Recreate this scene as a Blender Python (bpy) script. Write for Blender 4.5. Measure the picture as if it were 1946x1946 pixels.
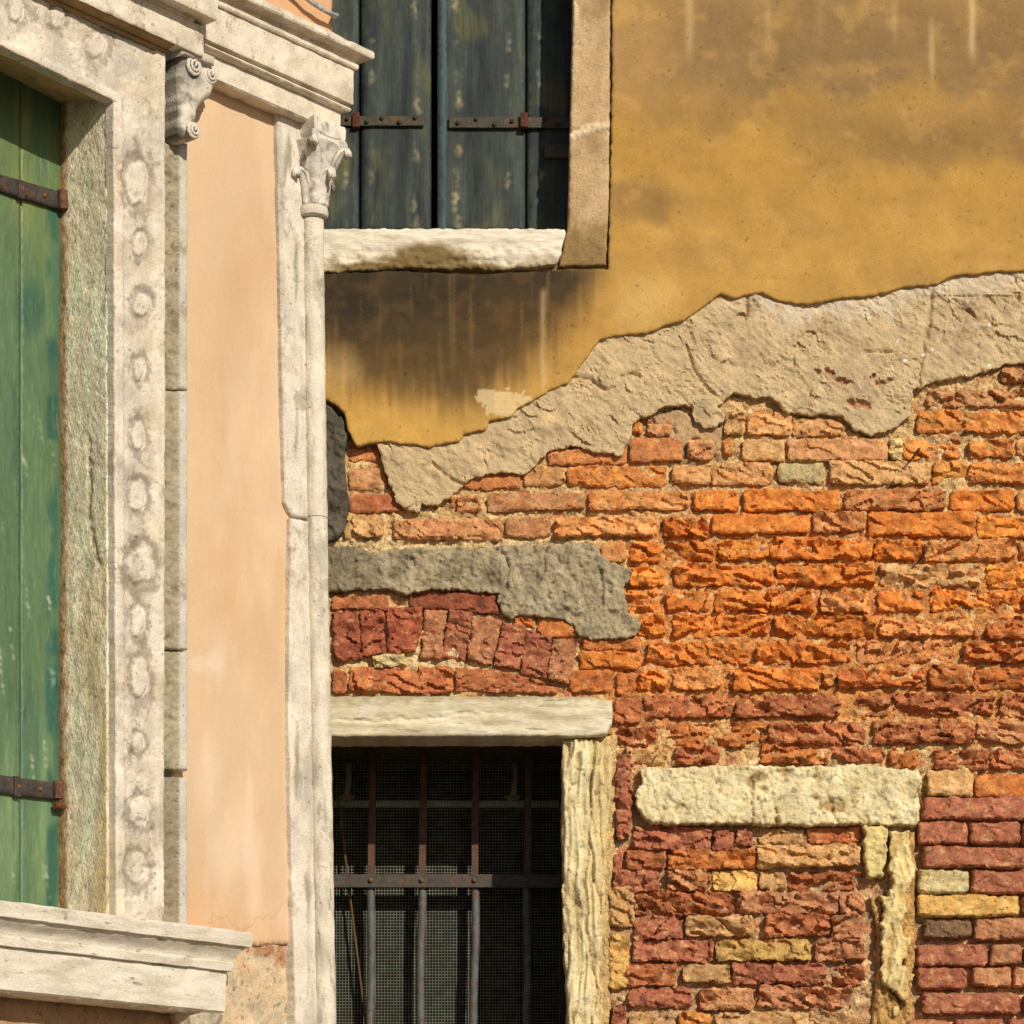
import bpy, math, random
import numpy as np
from mathutils import Vector
from mathutils.geometry import delaunay_2d_cdt

# ------------------------------------------------------------------ clear
for o in list(bpy.data.objects):
    bpy.data.objects.remove(o)
scene = bpy.context.scene
col = scene.collection

# ------------------------------------------------------------------ camera
IMG = 1946.0
F = 5500.0            # focal length in photo pixels
PX0, HOR = 973.0, 2450.0
CAMY, CAMZ = -5500.0 / 700.0, 1.6
cam = bpy.data.cameras.new('camera')
cam.sensor_width = 36
cam.lens = 36 * F / IMG
cam.shift_x = 0
cam.shift_y = (HOR - IMG / 2) / IMG
cam.clip_end = 3000
camo = bpy.data.objects.new('camera', cam)
camo.location = (0, CAMY, CAMZ)
camo.rotation_euler = (math.radians(90), 0, 0)
col.objects.link(camo)
scene.camera = camo

# ------------------------------------------------------------------ light
SUN = Vector((0.55, -1.0, 0.60)).normalized()
w = bpy.data.worlds.new('World')
scene.world = w
w.use_nodes = True
nt = w.node_tree
nt.nodes.clear()
sky = nt.nodes.new('ShaderNodeTexSky')
sky.sky_type = 'NISHITA'
sky.sun_disc = False
sky.sun_elevation = math.asin(SUN.z)
sky.sun_rotation = math.atan2(SUN.x, SUN.y)
bg = nt.nodes.new('ShaderNodeBackground')
bg.inputs['Strength'].default_value = 0.06
wo = nt.nodes.new('ShaderNodeOutputWorld')
nt.links.new(sky.outputs[0], bg.inputs[0])
nt.links.new(bg.outputs[0], wo.inputs[0])
sl = bpy.data.lights.new('sun', 'SUN')
sl.energy = 4.0
sl.angle = math.radians(0.5)
sl.color = (1.0, 0.92, 0.77)
so = bpy.data.objects.new('sun', sl)
so.rotation_euler = SUN.to_track_quat('Z', 'Y').to_euler()
so.location = (3, -6, 8)
col.objects.link(so)
scene.view_settings.view_transform = 'Standard'
scene.view_settings.look = 'None'
scene.view_settings.exposure = 0.0
scene.view_settings.gamma = 1.0
scene.cycles.max_bounces = 4
scene.cycles.diffuse_bounces = 3
scene.cycles.glossy_bounces = 1

random.seed(7)
rng = np.random.default_rng(7)

# ------------------------------------------------------------------ noise
def _hash(ix, iy, seed):
    h = (ix.astype(np.int64) * 374761393 + iy.astype(np.int64) * 668265263 + seed * 1442695041) & 0xFFFFFFFF
    h = ((h ^ (h >> 13)) * 1274126177) & 0xFFFFFFFF
    h = ((h ^ (h >> 16)) * 2246822519) & 0xFFFFFFFF
    return ((h ^ (h >> 15)) & 0xFFFFFF) / float(0x1000000)

def perlin(x, y, seed=0):
    x = np.asarray(x, float); y = np.asarray(y, float)
    ix = np.floor(x); iy = np.floor(y)
    fx = x - ix; fy = y - iy
    u = fx * fx * fx * (fx * (fx * 6 - 15) + 10)
    v = fy * fy * fy * (fy * (fy * 6 - 15) + 10)
    def g(ax, ay, dx, dy):
        a = _hash(ax, ay, seed) * 2 * np.pi
        return np.cos(a) * dx + np.sin(a) * dy
    n00 = g(ix, iy, fx, fy); n10 = g(ix + 1, iy, fx - 1, fy)
    n01 = g(ix, iy + 1, fx, fy - 1); n11 = g(ix + 1, iy + 1, fx - 1, fy - 1)
    return ((n00 * (1 - u) + n10 * u) * (1 - v) + (n01 * (1 - u) + n11 * u) * v) * 1.5

def fbm(x, y, seed=0, octv=4, gain=0.5):
    r = 0; a = 1; f = 1; tot = 0
    for i in range(octv):
        r = r + a * perlin(x * f + 13.7 * i, y * f - 7.1 * i, seed + i * 17)
        tot += a; a *= gain; f *= 2.03
    return r / tot * 1.4

def ridged(x, y, seed=0, octv=3):
    r = 0; a = 1; f = 1; tot = 0
    for i in range(octv):
        r = r + a * (1 - np.abs(perlin(x * f + 3.3 * i, y * f + 5.9 * i, seed + i * 29)) * 1.6)
        tot += a; a *= 0.5; f *= 2.1
    return r / tot

def worley(x, y, seed=0):
    ix = np.floor(x); iy = np.floor(y)
    f1 = np.full(np.shape(x), 9.0); f2 = f1.copy(); idv = np.zeros(np.shape(x))
    for dx in (-1, 0, 1):
        for dy in (-1, 0, 1):
            cx = ix + dx; cy = iy + dy
            qx = cx + _hash(cx, cy, seed); qy = cy + _hash(cx, cy, seed + 91)
            d = np.hypot(qx - x, qy - y)
            rid = _hash(cx, cy, seed + 173)
            closer = d < f1
            f2 = np.where(closer, f1, np.minimum(f2, d))
            idv = np.where(closer, rid, idv)
            f1 = np.where(closer, d, f1)
    return f1, f2, idv

def facets(x, y, seed=0, slope=0.35, step=0.5):
    """broken-stone relief: every cell is a tilted plane (height in cell units)"""
    ix = np.floor(x); iy = np.floor(y)
    f1 = np.full(np.shape(x), 9.0); h = np.zeros(np.shape(x))
    for dx in (-1, 0, 1):
        for dy in (-1, 0, 1):
            cx = ix + dx; cy = iy + dy
            qx = cx + _hash(cx, cy, seed); qy = cy + _hash(cx, cy, seed + 91)
            d = np.hypot(qx - x, qy - y)
            hh = (_hash(cx, cy, seed + 173) - 0.5) * step + (_hash(cx, cy, seed + 211) - .5) * 2 * slope * (x - qx) + (_hash(cx, cy, seed + 307) - .5) * 2 * slope * (y - qy)
            closer = d < f1
            h = np.where(closer, hh, h); f1 = np.where(closer, d, f1)
    return h

def sstep(a, b, x):
    t = np.clip((x - a) / (b - a), 0, 1)
    return t * t * (3 - 2 * t)

def lin(c):
    c = np.asarray(c, float) / 255.0
    return np.where(c <= 0.04045, c / 12.92, ((c + 0.055) / 1.055) ** 2.4)

def mixc(a, b, f):
    f = np.asarray(f)[..., None]
    return np.asarray(a, float) * (1 - f) + np.asarray(b, float) * f

def C(c, n):
    return np.tile(np.asarray(c, float), (n, 1))

# ------------------------------------------------------------------ planes
class Plane:
    """vertical plane: s along d, t = height, w = outwards along n"""
    def __init__(self, o, d, n, E=1.0):
        self.o = np.array(o, float); self.d = np.array(d, float); self.n = np.array(n, float); self.E = E
    def pt(self, s, t, wv):
        s = np.asarray(s, float); t = np.asarray(t, float); wv = np.asarray(wv, float)
        x = self.o[0] + s * self.d[0] + wv * self.n[0]
        y = self.o[1] + s * self.d[1] + wv * self.n[1]
        return np.stack(np.broadcast_arrays(x, y, t), -1)
    def un(self, px, py, wv=0.0):
        """photo pixel -> (s, t) on the plane offset by wv"""
        rx = (px - PX0) / F; rz = (HOR - py) / F
        num = wv - ((0 - self.o[0]) * self.n[0] + (CAMY - self.o[1]) * self.n[1])
        k = num / (rx * self.n[0] + self.n[1])
        X, Y, Z = k * rx, CAMY + k, CAMZ + k * rz
        return ((X - self.o[0]) * self.d[0] + (Y - self.o[1]) * self.d[1], Z)

def proj(P):
    k = P[..., 1] - CAMY
    return PX0 + F * P[..., 0] / k, HOR - F * (P[..., 2] - CAMZ) / k

R = Plane((0, 0), (1, 0), (0, -1), 1.0)
TH = math.radians(49.3)
ky = -CAMY - 0.35
Lp = Plane(((625 - PX0) / F * ky, -0.35), (math.cos(TH), math.sin(TH)), (math.sin(TH), -math.cos(TH)), 1.22)

# ------------------------------------------------------------------ materials
MATS = {}
def mat(name, n1=(40, 0.35), fine=(220, 0.25), wash=None, pits=None, crack=None, bump=((60, 0.5, 0.004), (260, 0.4, 0.0015)),
        rough=0.88, stretch=(1, 1, 1), spec=0.25, tint=None, metal=0.0, gate=None, grime=None):
    m = bpy.data.materials.new(name); m.use_nodes = True
    t = m.node_tree; N = t.nodes; Lk = t.links; N.clear()
    out = N.new('ShaderNodeOutputMaterial'); bs = N.new('ShaderNodeBsdfPrincipled')
    Lk.new(bs.outputs[0], out.inputs[0])
    bs.inputs['Roughness'].default_value = rough
    bs.inputs['Specular IOR Level'].default_value = spec
    bs.inputs['Metallic'].default_value = metal
    tc = N.new('ShaderNodeTexCoord'); mp = N.new('ShaderNodeMapping')
    mp.inputs['Scale'].default_value = stretch
    Lk.new(tc.outputs['Object'], mp.inputs[0])
    def noise(scale, detail=3, rg=0.6):
        n = N.new('ShaderNodeTexNoise'); n.inputs['Scale'].default_value = scale
        n.inputs['Detail'].default_value = detail; n.inputs['Roughness'].default_value = rg
        Lk.new(mp.outputs[0], n.inputs['Vector']); return n.outputs['Fac']
    def rng_(v, a, b, c, d):
        r = N.new('ShaderNodeMapRange'); Lk.new(v, r.inputs[0])
        for i, q in enumerate((a, b, c, d)): r.inputs[i + 1].default_value = q
        return r.outputs[0]
    def mul(colr, fac):
        x = N.new('ShaderNodeVectorMath'); x.operation = 'SCALE'
        Lk.new(colr, x.inputs[0]); Lk.new(fac, x.inputs['Scale']); return x.outputs[0]
    def mixn(a, b, fac):
        x = N.new('ShaderNodeMix'); x.data_type = 'RGBA'
        Lk.new(fac, x.inputs['Factor']); Lk.new(a, x.inputs[6])
        if isinstance(b, tuple): x.inputs[7].default_value = b + (1,)
        else: Lk.new(b, x.inputs[7])
        return x.outputs[2]
    if tint is None:
        at = N.new('ShaderNodeAttribute'); at.attribute_name = 'tint'; c = at.outputs['Color']
    else:
        rg = N.new('ShaderNodeRGB'); rg.outputs[0].default_value = tuple(lin(tint)) + (1,); c = rg.outputs[0]
    c = mul(c, rng_(noise(n1[0]), 0.3, 0.7, 1 - n1[1], 1 + n1[1]))
    c = mul(c, rng_(noise(fine[0], 2, 0.7), 0.3, 0.7, 1 - fine[1], 1 + fine[1]))
    if wash:
        cl, sc, lo, hi, amt = wash
        c = mixn(c, tuple(lin(cl)), rng_(noise(sc, 5, 0.68), lo, hi, 0, amt))
    if pits:
        sc, lo, hi, amt = pits
        c = mul(c, rng_(noise(sc, 2, 0.6), lo, hi, 1 - amt, 1))
    if grime:
        cl, sc, lo, hi, amt = grime
        c = mixn(c, tuple(lin(cl)), rng_(noise(sc, 5, 0.75), lo, hi, 0, amt))
    nrm = None
    if crack:
        sc, wd, amt, dist = crack
        vo = N.new('ShaderNodeTexVoronoi'); vo.feature = 'DISTANCE_TO_EDGE'; vo.inputs['Scale'].default_value = sc
        nz = N.new('ShaderNodeTexNoise'); nz.inputs['Scale'].default_value = sc * 1.7; nz.inputs['Detail'].default_value = 5
        Lk.new(mp.outputs[0], nz.inputs['Vector'])
        ad = N.new('ShaderNodeVectorMath'); ad.operation = 'MULTIPLY_ADD'
        Lk.new(nz.outputs['Color'], ad.inputs[0]); ad.inputs[1].default_value = (0.9 / sc,) * 3; Lk.new(mp.outputs[0], ad.inputs[2])
        Lk.new(ad.outputs[0], vo.inputs['Vector'])
        cr = rng_(vo.outputs['Distance'], 0, wd, 0, 1)
        cgate = rng_(noise(sc * 0.6, 2), 0.45, 0.6, 0, 1)
        mx = N.new('ShaderNodeMath'); mx.operation = 'MAXIMUM'; Lk.new(cr, mx.inputs[0]); Lk.new(cgate, mx.inputs[1])
        c = mul(c, rng_(mx.outputs[0], 0, 1, 1 - amt, 1))
        b = N.new('ShaderNodeBump'); b.inputs['Strength'].default_value = 0.8; b.inputs['Distance'].default_value = dist
        Lk.new(mx.outputs[0], b.inputs['Height']); nrm = b.outputs[0]
    gt = rng_(noise(gate, 2), 0.40, 0.62, 0.12, 1.0) if gate else None
    for sc, st, dist in bump:
        b = N.new('ShaderNodeBump'); b.inputs['Strength'].default_value = st; b.inputs['Distance'].default_value = dist
        if gt and sc > 100: Lk.new(gt, b.inputs['Strength'])
        Lk.new(noise(sc, 3, 0.62), b.inputs['Height'])
        if nrm: Lk.new(nrm, b.inputs['Normal'])
        nrm = b.outputs[0]
    if nrm: Lk.new(nrm, bs.inputs['Normal'])
    Lk.new(c, bs.inputs['Base Color'])
    MATS[name] = m
    return m

mat('brick', n1=(38, 0.26), fine=(190, 0.20), wash=((200, 158, 108), 34, 0.56, 0.74, 0.35), pits=(150, 0.30, 0.46, 0.5),
    bump=((55, 0.5, 0.006), (170, 0.8, 0.0025)), gate=12)
mat('mortar', n1=(28, 0.30), fine=(160, 0.30), pits=(110, 0.32, 0.46, 0.5), bump=((70, 1.0, 0.010), (210, 0.9, 0.003)))
mat('yellow_plaster', n1=(9, 0.10), fine=(260, 0.13), wash=((150, 112, 62), 4, 0.45, 0.7, 0.12), pits=(70, 0.27, 0.34, 0.35),
    bump=((16, 0.3, 0.006), (330, 0.35, 0.0010)), rough=0.9)
mat('grey_plaster', n1=(18, 0.16), fine=(240, 0.20), wash=((192, 168, 132), 9, 0.5, 0.75, 0.35), pits=(80, 0.28, 0.38, 0.35),
    bump=((40, 0.6, 0.006), (170, 0.7, 0.0028)), gate=9)
mat('cement', n1=(20, 0.22), fine=(200, 0.22), pits=(70, 0.3, 0.42, 0.45),
    bump=((40, 0.7, 0.008), (190, 0.7, 0.003)), gate=12)
mat('stone', n1=(14, 0.14), fine=(230, 0.16), wash=((176, 162, 136), 12, 0.52, 0.72, 0.50), pits=(75, 0.26, 0.35, 0.5),
    bump=((50, 0.5, 0.004), (200, 0.5, 0.0018)), gate=10, grime=((120, 106, 82), 8, 0.57, 0.65, 0.5))
mat('worn_stone', n1=(20, 0.16), fine=(200, 0.2), wash=((150, 135, 108), 16, 0.52, 0.72, 0.45), pits=(48, 0.30, 0.42, 0.5),
    bump=((45, 0.8, 0.006), (160, 0.8, 0.0028)), grime=((120, 100, 66), 9, 0.57, 0.66, 0.5))
mat('layered_stone', n1=(10, 0.12), fine=(150, 0.18), stretch=(0.35, 1, 3.2), wash=((176, 160, 126), 7, 0.52, 0.75, 0.4), pits=(26, 0.28, 0.36, 0.5),
    bump=((22, 0.4, 0.004), (120, 0.5, 0.002)))
mat('reveal_stone', n1=(26, 0.2), fine=(230, 0.28), wash=((216, 198, 168), 30, 0.48, 0.68, 0.4), pits=(90, 0.32, 0.44, 0.45),
    bump=((70, 0.7, 0.004), (190, 0.9, 0.003)), stretch=(1, 1, 0.6))
mat('peach_plaster', n1=(3.5, 0.05), fine=(260, 0.05), wash=((240, 210, 176), 4.5, 0.48, 0.72, 0.35), stretch=(1, 1, 0.45), crack=(1.5, 0.004, 0.14, 0.0006), grime=((206, 160, 112), 6, 0.56, 0.72, 0.35),
    bump=((10, 0.25, 0.004), (300, 0.2, 0.0007)), rough=0.92)
mat('green_paint', n1=(7, 0.16), fine=(60, 0.16), stretch=(2.2, 2.2, 0.35), wash=((150, 160, 122), 34, 0.58, 0.75, 0.4), pits=(20, 0.25, 0.36, 0.3),
    bump=((26, 0.5, 0.003), (120, 0.3, 0.0008)), rough=0.5, spec=0.4)
mat('dark_paint', n1=(7, 0.30), fine=(60, 0.25), stretch=(2.6, 2.6, 0.28), wash=((96, 94, 76), 20, 0.62, 0.82, 0.3), pits=(16, 0.3, 0.42, 0.4),
    bump=((26, 0.4, 0.003), (140, 0.3, 0.0008)), rough=0.62)
mat('iron', n1=(40, 0.35), fine=(200, 0.3), wash=((110, 66, 36), 45, 0.52, 0.66, 0.6), bump=((120, 0.6, 0.002),), rough=0.62, spec=0.4)
mat('rust', n1=(60, 0.4), fine=(240, 0.3), bump=((140, 0.8, 0.002),), rough=0.8)
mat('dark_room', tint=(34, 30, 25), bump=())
mat('pavement', tint=(104, 96, 84), n1=(2, 0.15), fine=(30, 0.15), bump=((8, 0.4, 0.01),))

# ------------------------------------------------------------------ object helpers
def link(o, parent=None):
    col.objects.link(o)
    if parent is not None:
        o.parent = parent
        o.matrix_parent_inverse = parent.matrix_basis.inverted()
    return o

def mesh_obj(name, V, T, tint, material, parent, smooth=True, flat_from=None, E=1.0):
    me = bpy.data.meshes.new(name)
    V = np.asarray(V, np.float32)
    if isinstance(T, np.ndarray):
        n = len(T)
        me.vertices.add(len(V)); me.vertices.foreach_set('co', V.ravel())
        me.loops.add(n * 3); me.loops.foreach_set('vertex_index', T.astype(np.int32).ravel())
        me.polygons.add(n); me.polygons.foreach_set('loop_start', np.arange(0, n * 3, 3, dtype=np.int32))
    else:
        me.from_pydata(V.tolist(), [], T); n = len(T)
    me.update(calc_edges=True)
    sm = np.full(n, smooth)
    if flat_from is not None: sm[flat_from:] = False
    me.polygons.foreach_set('use_smooth', sm)
    if tint is not None:
        tint = np.asarray(tint, float)
        if tint.ndim == 1: tint = np.tile(tint, (len(V), 1))
        a = me.attributes.new('tint', 'FLOAT_COLOR', 'POINT')
        rgba = np.ones((len(V), 4), np.float32)
        rgba[:, :3] = np.clip(lin(np.clip(tint, 0, 255)) / (E * np.array((1.0, 0.965, 0.87))), 0.008, 0.82)
        a.data.foreach_set('color', rgba.ravel())
    me.validate()
    me.materials.append(MATS[material])
    return link(bpy.data.objects.new(name, me), parent)

def thing(name, label, cat, loc):
    e = bpy.data.objects.new(name, None); e.location = loc; e.empty_display_size = 0.2
    col.objects.link(e); e['label'] = label; e['category'] = cat
    return e

def chaikin(P, k=1):
    P = np.asarray(P, float)
    for _ in range(k):
        Q = np.roll(P, -1, 0)
        P = np.stack([P * 0.75 + Q * 0.25, P * 0.25 + Q * 0.75], 1).reshape(-1, 2)
    return P

def resample(P, step):
    out = []
    n = len(P)
    for i in range(n):
        a = P[i]; b = P[(i + 1) % n]
        k = max(1, int(round(np.hypot(*(b - a)) / step)))
        for j in range(k): out.append(a + (b - a) * j / k)
    return np.array(out)

def jagged(P, amp, freq, seed):
    if amp <= 0: return P
    Q = np.roll(P, -1, 0) - np.roll(P, 1, 0)
    L = np.hypot(Q[:, 0], Q[:, 1]) + 1e-9
    nx, ny = Q[:, 1] / L, -Q[:, 0] / L
    k = fbm(P[:, 0] * freq, P[:, 1] * freq, seed, 4, 0.6) * amp
    return P + np.stack([nx * k, ny * k], 1)

def inside(x, y, P):
    r = np.zeros(x.shape, bool)
    n = len(P)
    for i in range(n):
        x1, y1 = P[i]; x2, y2 = P[(i + 1) % n]
        if y1 == y2: continue
        c = ((y1 > y) != (y2 > y))
        r ^= c & (x < (x2 - x1) * (y - y1) / (y2 - y1) + x1)
    return r

def edist(x, y, P, closed=True):
    d = np.full(x.shape, 1e9)
    n = len(P)
    for i in range(n if closed else n - 1):
        x1, y1 = P[i]; x2, y2 = P[(i + 1) % n]
        ex, ey = x2 - x1, y2 - y1
        l2 = ex * ex + ey * ey + 1e-12
        t = np.clip(((x - x1) * ex + (y - y1) * ey) / l2, 0, 1)
        d = np.minimum(d, (x - x1 - t * ex) ** 2 + (y - y1 - t * ey) ** 2)
    return np.sqrt(d)

SEED = [100]
def slab(name, plane, poly, wf, wb, material, parent, hfn=None, tfn=None, res=0.006, jag=0.0, jfreq=40, rnd=0.004,
         px=True, holes=(), smooth_corners=0, side_tint=None, hole_jag=None):
    """irregular thick piece: outline (photo pixels or metres) on a plane, front at wf, back at wb"""
    SEED[0] += 1; sd = SEED[0]
    def prep(pl, jg):
        P = np.array([plane.un(a, b, wf) if px else (a, b) for a, b in pl], float)
        area = np.sum(P[:, 0] * np.roll(P[:, 1], -1) - np.roll(P[:, 0], -1) * P[:, 1])
        if area < 0: P = P[::-1]
        if smooth_corners: P = chaikin(P, smooth_corners)
        P = resample(P, res)
        return jagged(P, jg, jfreq, sd)
    O = prep(poly, jag)
    H = [prep(h, jag if hole_jag is None else hole_jag) for h in holes]
    x0, y0 = O.min(0); x1, y1 = O.max(0)
    gx, gy = np.meshgrid(np.arange(x0 + res / 2, x1, res), np.arange(y0 + res / 2, y1, res * 0.9))
    gx = gx + (np.arange(gx.shape[0]) % 2)[:, None] * res * 0.5
    gx = gx.ravel(); gy = gy.ravel()
    r2 = np.random.default_rng(sd)
    gx = gx + r2.uniform(-.2, .2, gx.shape) * res; gy = gy + r2.uniform(-.2, .2, gy.shape) * res
    keep = inside(gx, gy, O)
    for h in H: keep &= ~inside(gx, gy, h)
    gx, gy = gx[keep], gy[keep]
    rings = [O] + H
    dd = np.full(gx.shape, 1e9)
    for r_ in rings: dd = np.minimum(dd, edist(gx, gy, r_))
    k2 = dd > res * 0.45
    gx, gy = gx[k2], gy[k2]
    pts = []; edges = []
    for r_ in rings:
        b = len(pts); n = len(r_)
        pts += [Vector((float(p[0]), float(p[1]))) for p in r_]
        edges += [(b + i, b + (i + 1) % n) for i in range(n)]
    pts += [Vector((a, b)) for a, b in zip(gx.tolist(), gy.tolist())]
    vo, _, fo, _, _, _ = delaunay_2d_cdt(pts, edges, [], 0, 1e-6)
    V2 = np.array([(v.x, v.y) for v in vo]); T = np.array(fo, int)
    cx = V2[T].mean(1)
    k = inside(cx[:, 0], cx[:, 1], O)
    for h in H: k &= ~inside(cx[:, 0], cx[:, 1], h)
    T = T[k]
    a = V2[T[:, 1]] - V2[T[:, 0]]; b = V2[T[:, 2]] - V2[T[:, 0]]
    cr = a[:, 0] * b[:, 1] - a[:, 1] * b[:, 0]
    # keep outward orientation: the (s, t) frame seen from outside is right handed when d x z = n reversed
    T = np.where((cr > 0)[:, None], T, T[:, ::-1])
    used = np.unique(T); mp = -np.ones(len(V2), int); mp[used] = np.arange(len(used))
    V2 = V2[used]; T = mp[T]
    E = np.concatenate([T[:, [0, 1]], T[:, [1, 2]], T[:, [2, 0]]])
    key = E.min(1) * len(V2) + E.max(1)
    uq, inv, cnt = np.unique(key, return_inverse=True, return_counts=True)
    BE = E[cnt[inv.ravel()] == 1]
    bv = np.unique(BE)
    d = np.full(len(V2), 1e9)
    for r_ in rings: d = np.minimum(d, edist(V2[:, 0], V2[:, 1], r_))
    d[bv] = 0
    s, t = V2[:, 0], V2[:, 1]
    h = np.zeros(len(V2)) if hfn is None else hfn(s, t, d)
    if rnd > 0:
        q = np.clip(1 - d / rnd, 0, 1)
        h = h - rnd * (1 - np.sqrt(np.clip(1 - q * q, 0, 1)))
    Pf = plane.pt(s, t, wf + h)
    Pb = plane.pt(s[bv], t[bv], np.full(len(bv), wb))
    bm = -np.ones(len(V2), int); bm[bv] = np.arange(len(bv)) + len(V2)
    S1 = np.stack([BE[:, 1], BE[:, 0], bm[BE[:, 0]]], 1)
    S2 = np.stack([BE[:, 1], bm[BE[:, 0]], bm[BE[:, 1]]], 1)
    nf = len(T)
    allT = np.concatenate([T, S1, S2])
    V = np.concatenate([Pf, Pb])
    pxx, pyy = proj(Pf)
    tint = C((200, 190, 165), len(V2)) if tfn is None else (tfn(pxx, pyy, s, t, h) if callable(tfn) else C(tfn, len(V2)))
    tb = tint[bv] if side_tint is None else C(side_tint, len(bv))
    # sign check of normals
    cz = plane.d[0] * plane.n[1] - plane.d[1] * plane.n[0]
    if cz > 0: allT = allT[:, ::-1]
    return mesh_obj(name, V, np.ascontiguousarray(allT), np.concatenate([tint, tb]), material, parent, True, nf, plane.E)

def sweep(name, plane, prof, u0, u1, material, parent, tilt=0.0, uref=0.0, ret=0.5, amp=0.0015, freq=25, step=0.010, tint=(222, 206, 178), tfn=None, mitre=True, seg=0.006):
    """moulding: profile of (w, z) points swept along the wall, returned round the corner"""
    SEED[0] += 1; sd = SEED[0]
    P = [np.array(prof[0], float)]
    for a, b in zip(prof[:-1], prof[1:]):
        a = np.array(a, float); b = np.array(b, float)
        k = max(1, int(np.hypot(*(b - a)) / seg))
        for j in range(1, k + 1): P.append(a + (b - a) * j / k)
    P = np.array(P); m = len(P)
    w0 = P[:, 0].min()
    ms = float(mitre)
    nu = max(2, int((u1 - u0) / step))
    uu = np.linspace(u0, u1, nu)
    rows = []
    tg = np.gradient(P, axis=0); ln = np.hypot(tg[:, 0], tg[:, 1]) + 1e-9
    nw, nz = tg[:, 1] / ln, -tg[:, 0] / ln
    arc = np.concatenate([[0], np.cumsum(np.hypot(*np.diff(P, axis=0).T))])
    V = []
    for i, u in enumerate(uu):
        f = (i / (nu - 1))
        us = np.full(m, u) + P[:, 0] * f * ms
        k = fbm(us * freq, arc * freq * 1.3, sd, 4) * amp
        # chips along arrises
        ch = np.clip(fbm(us * 14, arc * 3, sd + 5, 3) - 0.45, 0, 1) * amp * 6
        V.append(plane.pt(us, P[:, 1] + nz * (k - ch) + tilt * (u - uref), P[:, 0] + nw * (k - ch)))
    if ret > 0:
        us = np.full(m, u1) + P[:, 0] * ms
        V.append(plane.pt(us, P[:, 1] + tilt * (u1 - uref), np.full(m, w0 - ret)))
    V = np.array(V); nr = len(V)
    V = V.reshape(-1, 3)
    ii, jj = np.meshgrid(np.arange(nr - 1), np.arange(m - 1), indexing='ij')
    a = (ii * m + jj).ravel(); b = a + 1; c = a + m; d = c + 1
    T = np.concatenate([np.stack([a, c, b], 1), np.stack([b, c, d], 1)])
    pxx, pyy = proj(V)
    tn = C(tint, len(V)) if tfn is None else tfn(pxx, pyy)
    o = mesh_obj(name, V, T, tn, material, parent, True, None, plane.E)
    o.data.set_sharp_from_angle(angle=math.radians(35))
    return o

def box_pts(plane, s0, s1, t0, t1, w0, w1):
    V = []
    for s in (s0, s1):
        for t in (t0, t1):
            for wv in (w0, w1): V.append(plane.pt(s, t, wv))
    return np.array(V), [(0, 1, 3, 2), (4, 6, 7, 5), (0, 4, 5, 1), (2, 3, 7, 6), (0, 2, 6, 4), (1, 5, 7, 3)]

def box(name, plane, s0, s1, t0, t1, w0, w1, material, parent, tint, bev=0.002):
    V, Fc = box_pts(plane, s0, s1, t0, t1, w0, w1)
    o = mesh_obj(name, V, Fc, np.array(tint, float), material, parent, False, None, plane.E)
    if bev:
        md = o.modifiers.new('bevel', 'BEVEL'); md.width = bev; md.segments = 2
    return o

def tube(name, pts, rad, material, parent, tint, nseg=8, sq=False, smooth=True, E=1.0, twist=0.0):
    pts = [Vector(p) for p in pts]
    V = []; n = len(pts)
    rad = rad if hasattr(rad, '__len__') else [rad] * n
    up = Vector((0, 1, 0.01))
    for i, p in enumerate(pts):
        tg = (pts[min(i + 1, n - 1)] - pts[max(i - 1, 0)]).normalized()
        a = tg.cross(up)
        if a.length < 1e-3: a = tg.cross(Vector((1, 0, 0)))
        a.normalize(); b = tg.cross(a)
        for j in range(nseg):
            ph = 2 * math.pi * (j + 0.5) / nseg + twist * i
            V.append(p + (a * math.cos(ph) + b * math.sin(ph)) * rad[i])
    Fc = []
    for i in range(n - 1):
        for j in range(nseg):
            k = (j + 1) % nseg
            Fc.append((i * nseg + j, i * nseg + k, (i + 1) * nseg + k, (i + 1) * nseg + j))
    Fc.append(tuple(range(nseg))[::-1]); Fc.append(tuple((n - 1) * nseg + j for j in range(nseg)))
    o = mesh_obj(name, [tuple(v) for v in V], Fc, np.array(tint, float), material, parent, smooth, None, E)
    o.data.set_sharp_from_angle(angle=math.radians(50))
    return o

def lathe(name, plane, uc, wc, prof, material, parent, nseg=40, amp=0.001, expo=None, lean=(0, 0), tfn=None, tint=(222, 208, 182), freq=40, flute=None):
    """turned / squared body around a vertical axis; prof = [(radius, z)]; expo = squareness per point"""
    SEED[0] += 1; sd = SEED[0]
    V = []
    z0 = prof[0][1]
    for i, (r, z) in enumerate(prof):
        ph = np.linspace(0, 2 * np.pi, nseg, endpoint=False)
        e = 2.0 if expo is None else expo[i]
        c, s = np.cos(ph), np.sin(ph)
        rr = r / (np.abs(c) ** e + np.abs(s) ** e) ** (1 / e)
        if flute: rr = rr * (1 + flute[0] * flute[2](i) * np.cos(flute[1] * ph))
        rr = rr + fbm(ph * 6 / (2 * np.pi) * 2, np.full(nseg, z * freq), sd, 4) * amp
        V.append(plane.pt(uc + lean[0] * (z - z0) + rr * c, np.full(nseg, z), wc + lean[1] * (z - z0) + rr * s))
    V = np.array(V).reshape(-1, 3); n = len(prof)
    Fc = []
    for i in range(n - 1):
        for j in range(nseg):
            k = (j + 1) % nseg
            Fc.append((i * nseg + j, (i + 1) * nseg + j, (i + 1) * nseg + k, i * nseg + k))
    Fc.append(tuple(range(nseg))); Fc.append(tuple((n - 1) * nseg + j for j in range(nseg))[::-1])
    pxx, pyy = proj(V)
    tn = C(tint, len(V)) if tfn is None else tfn(pxx, pyy)
    o = mesh_obj(name, V, Fc, tn, material, parent, True, None, plane.E)
    o.data.set_sharp_from_angle(angle=math.radians(40))
    return o

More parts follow.
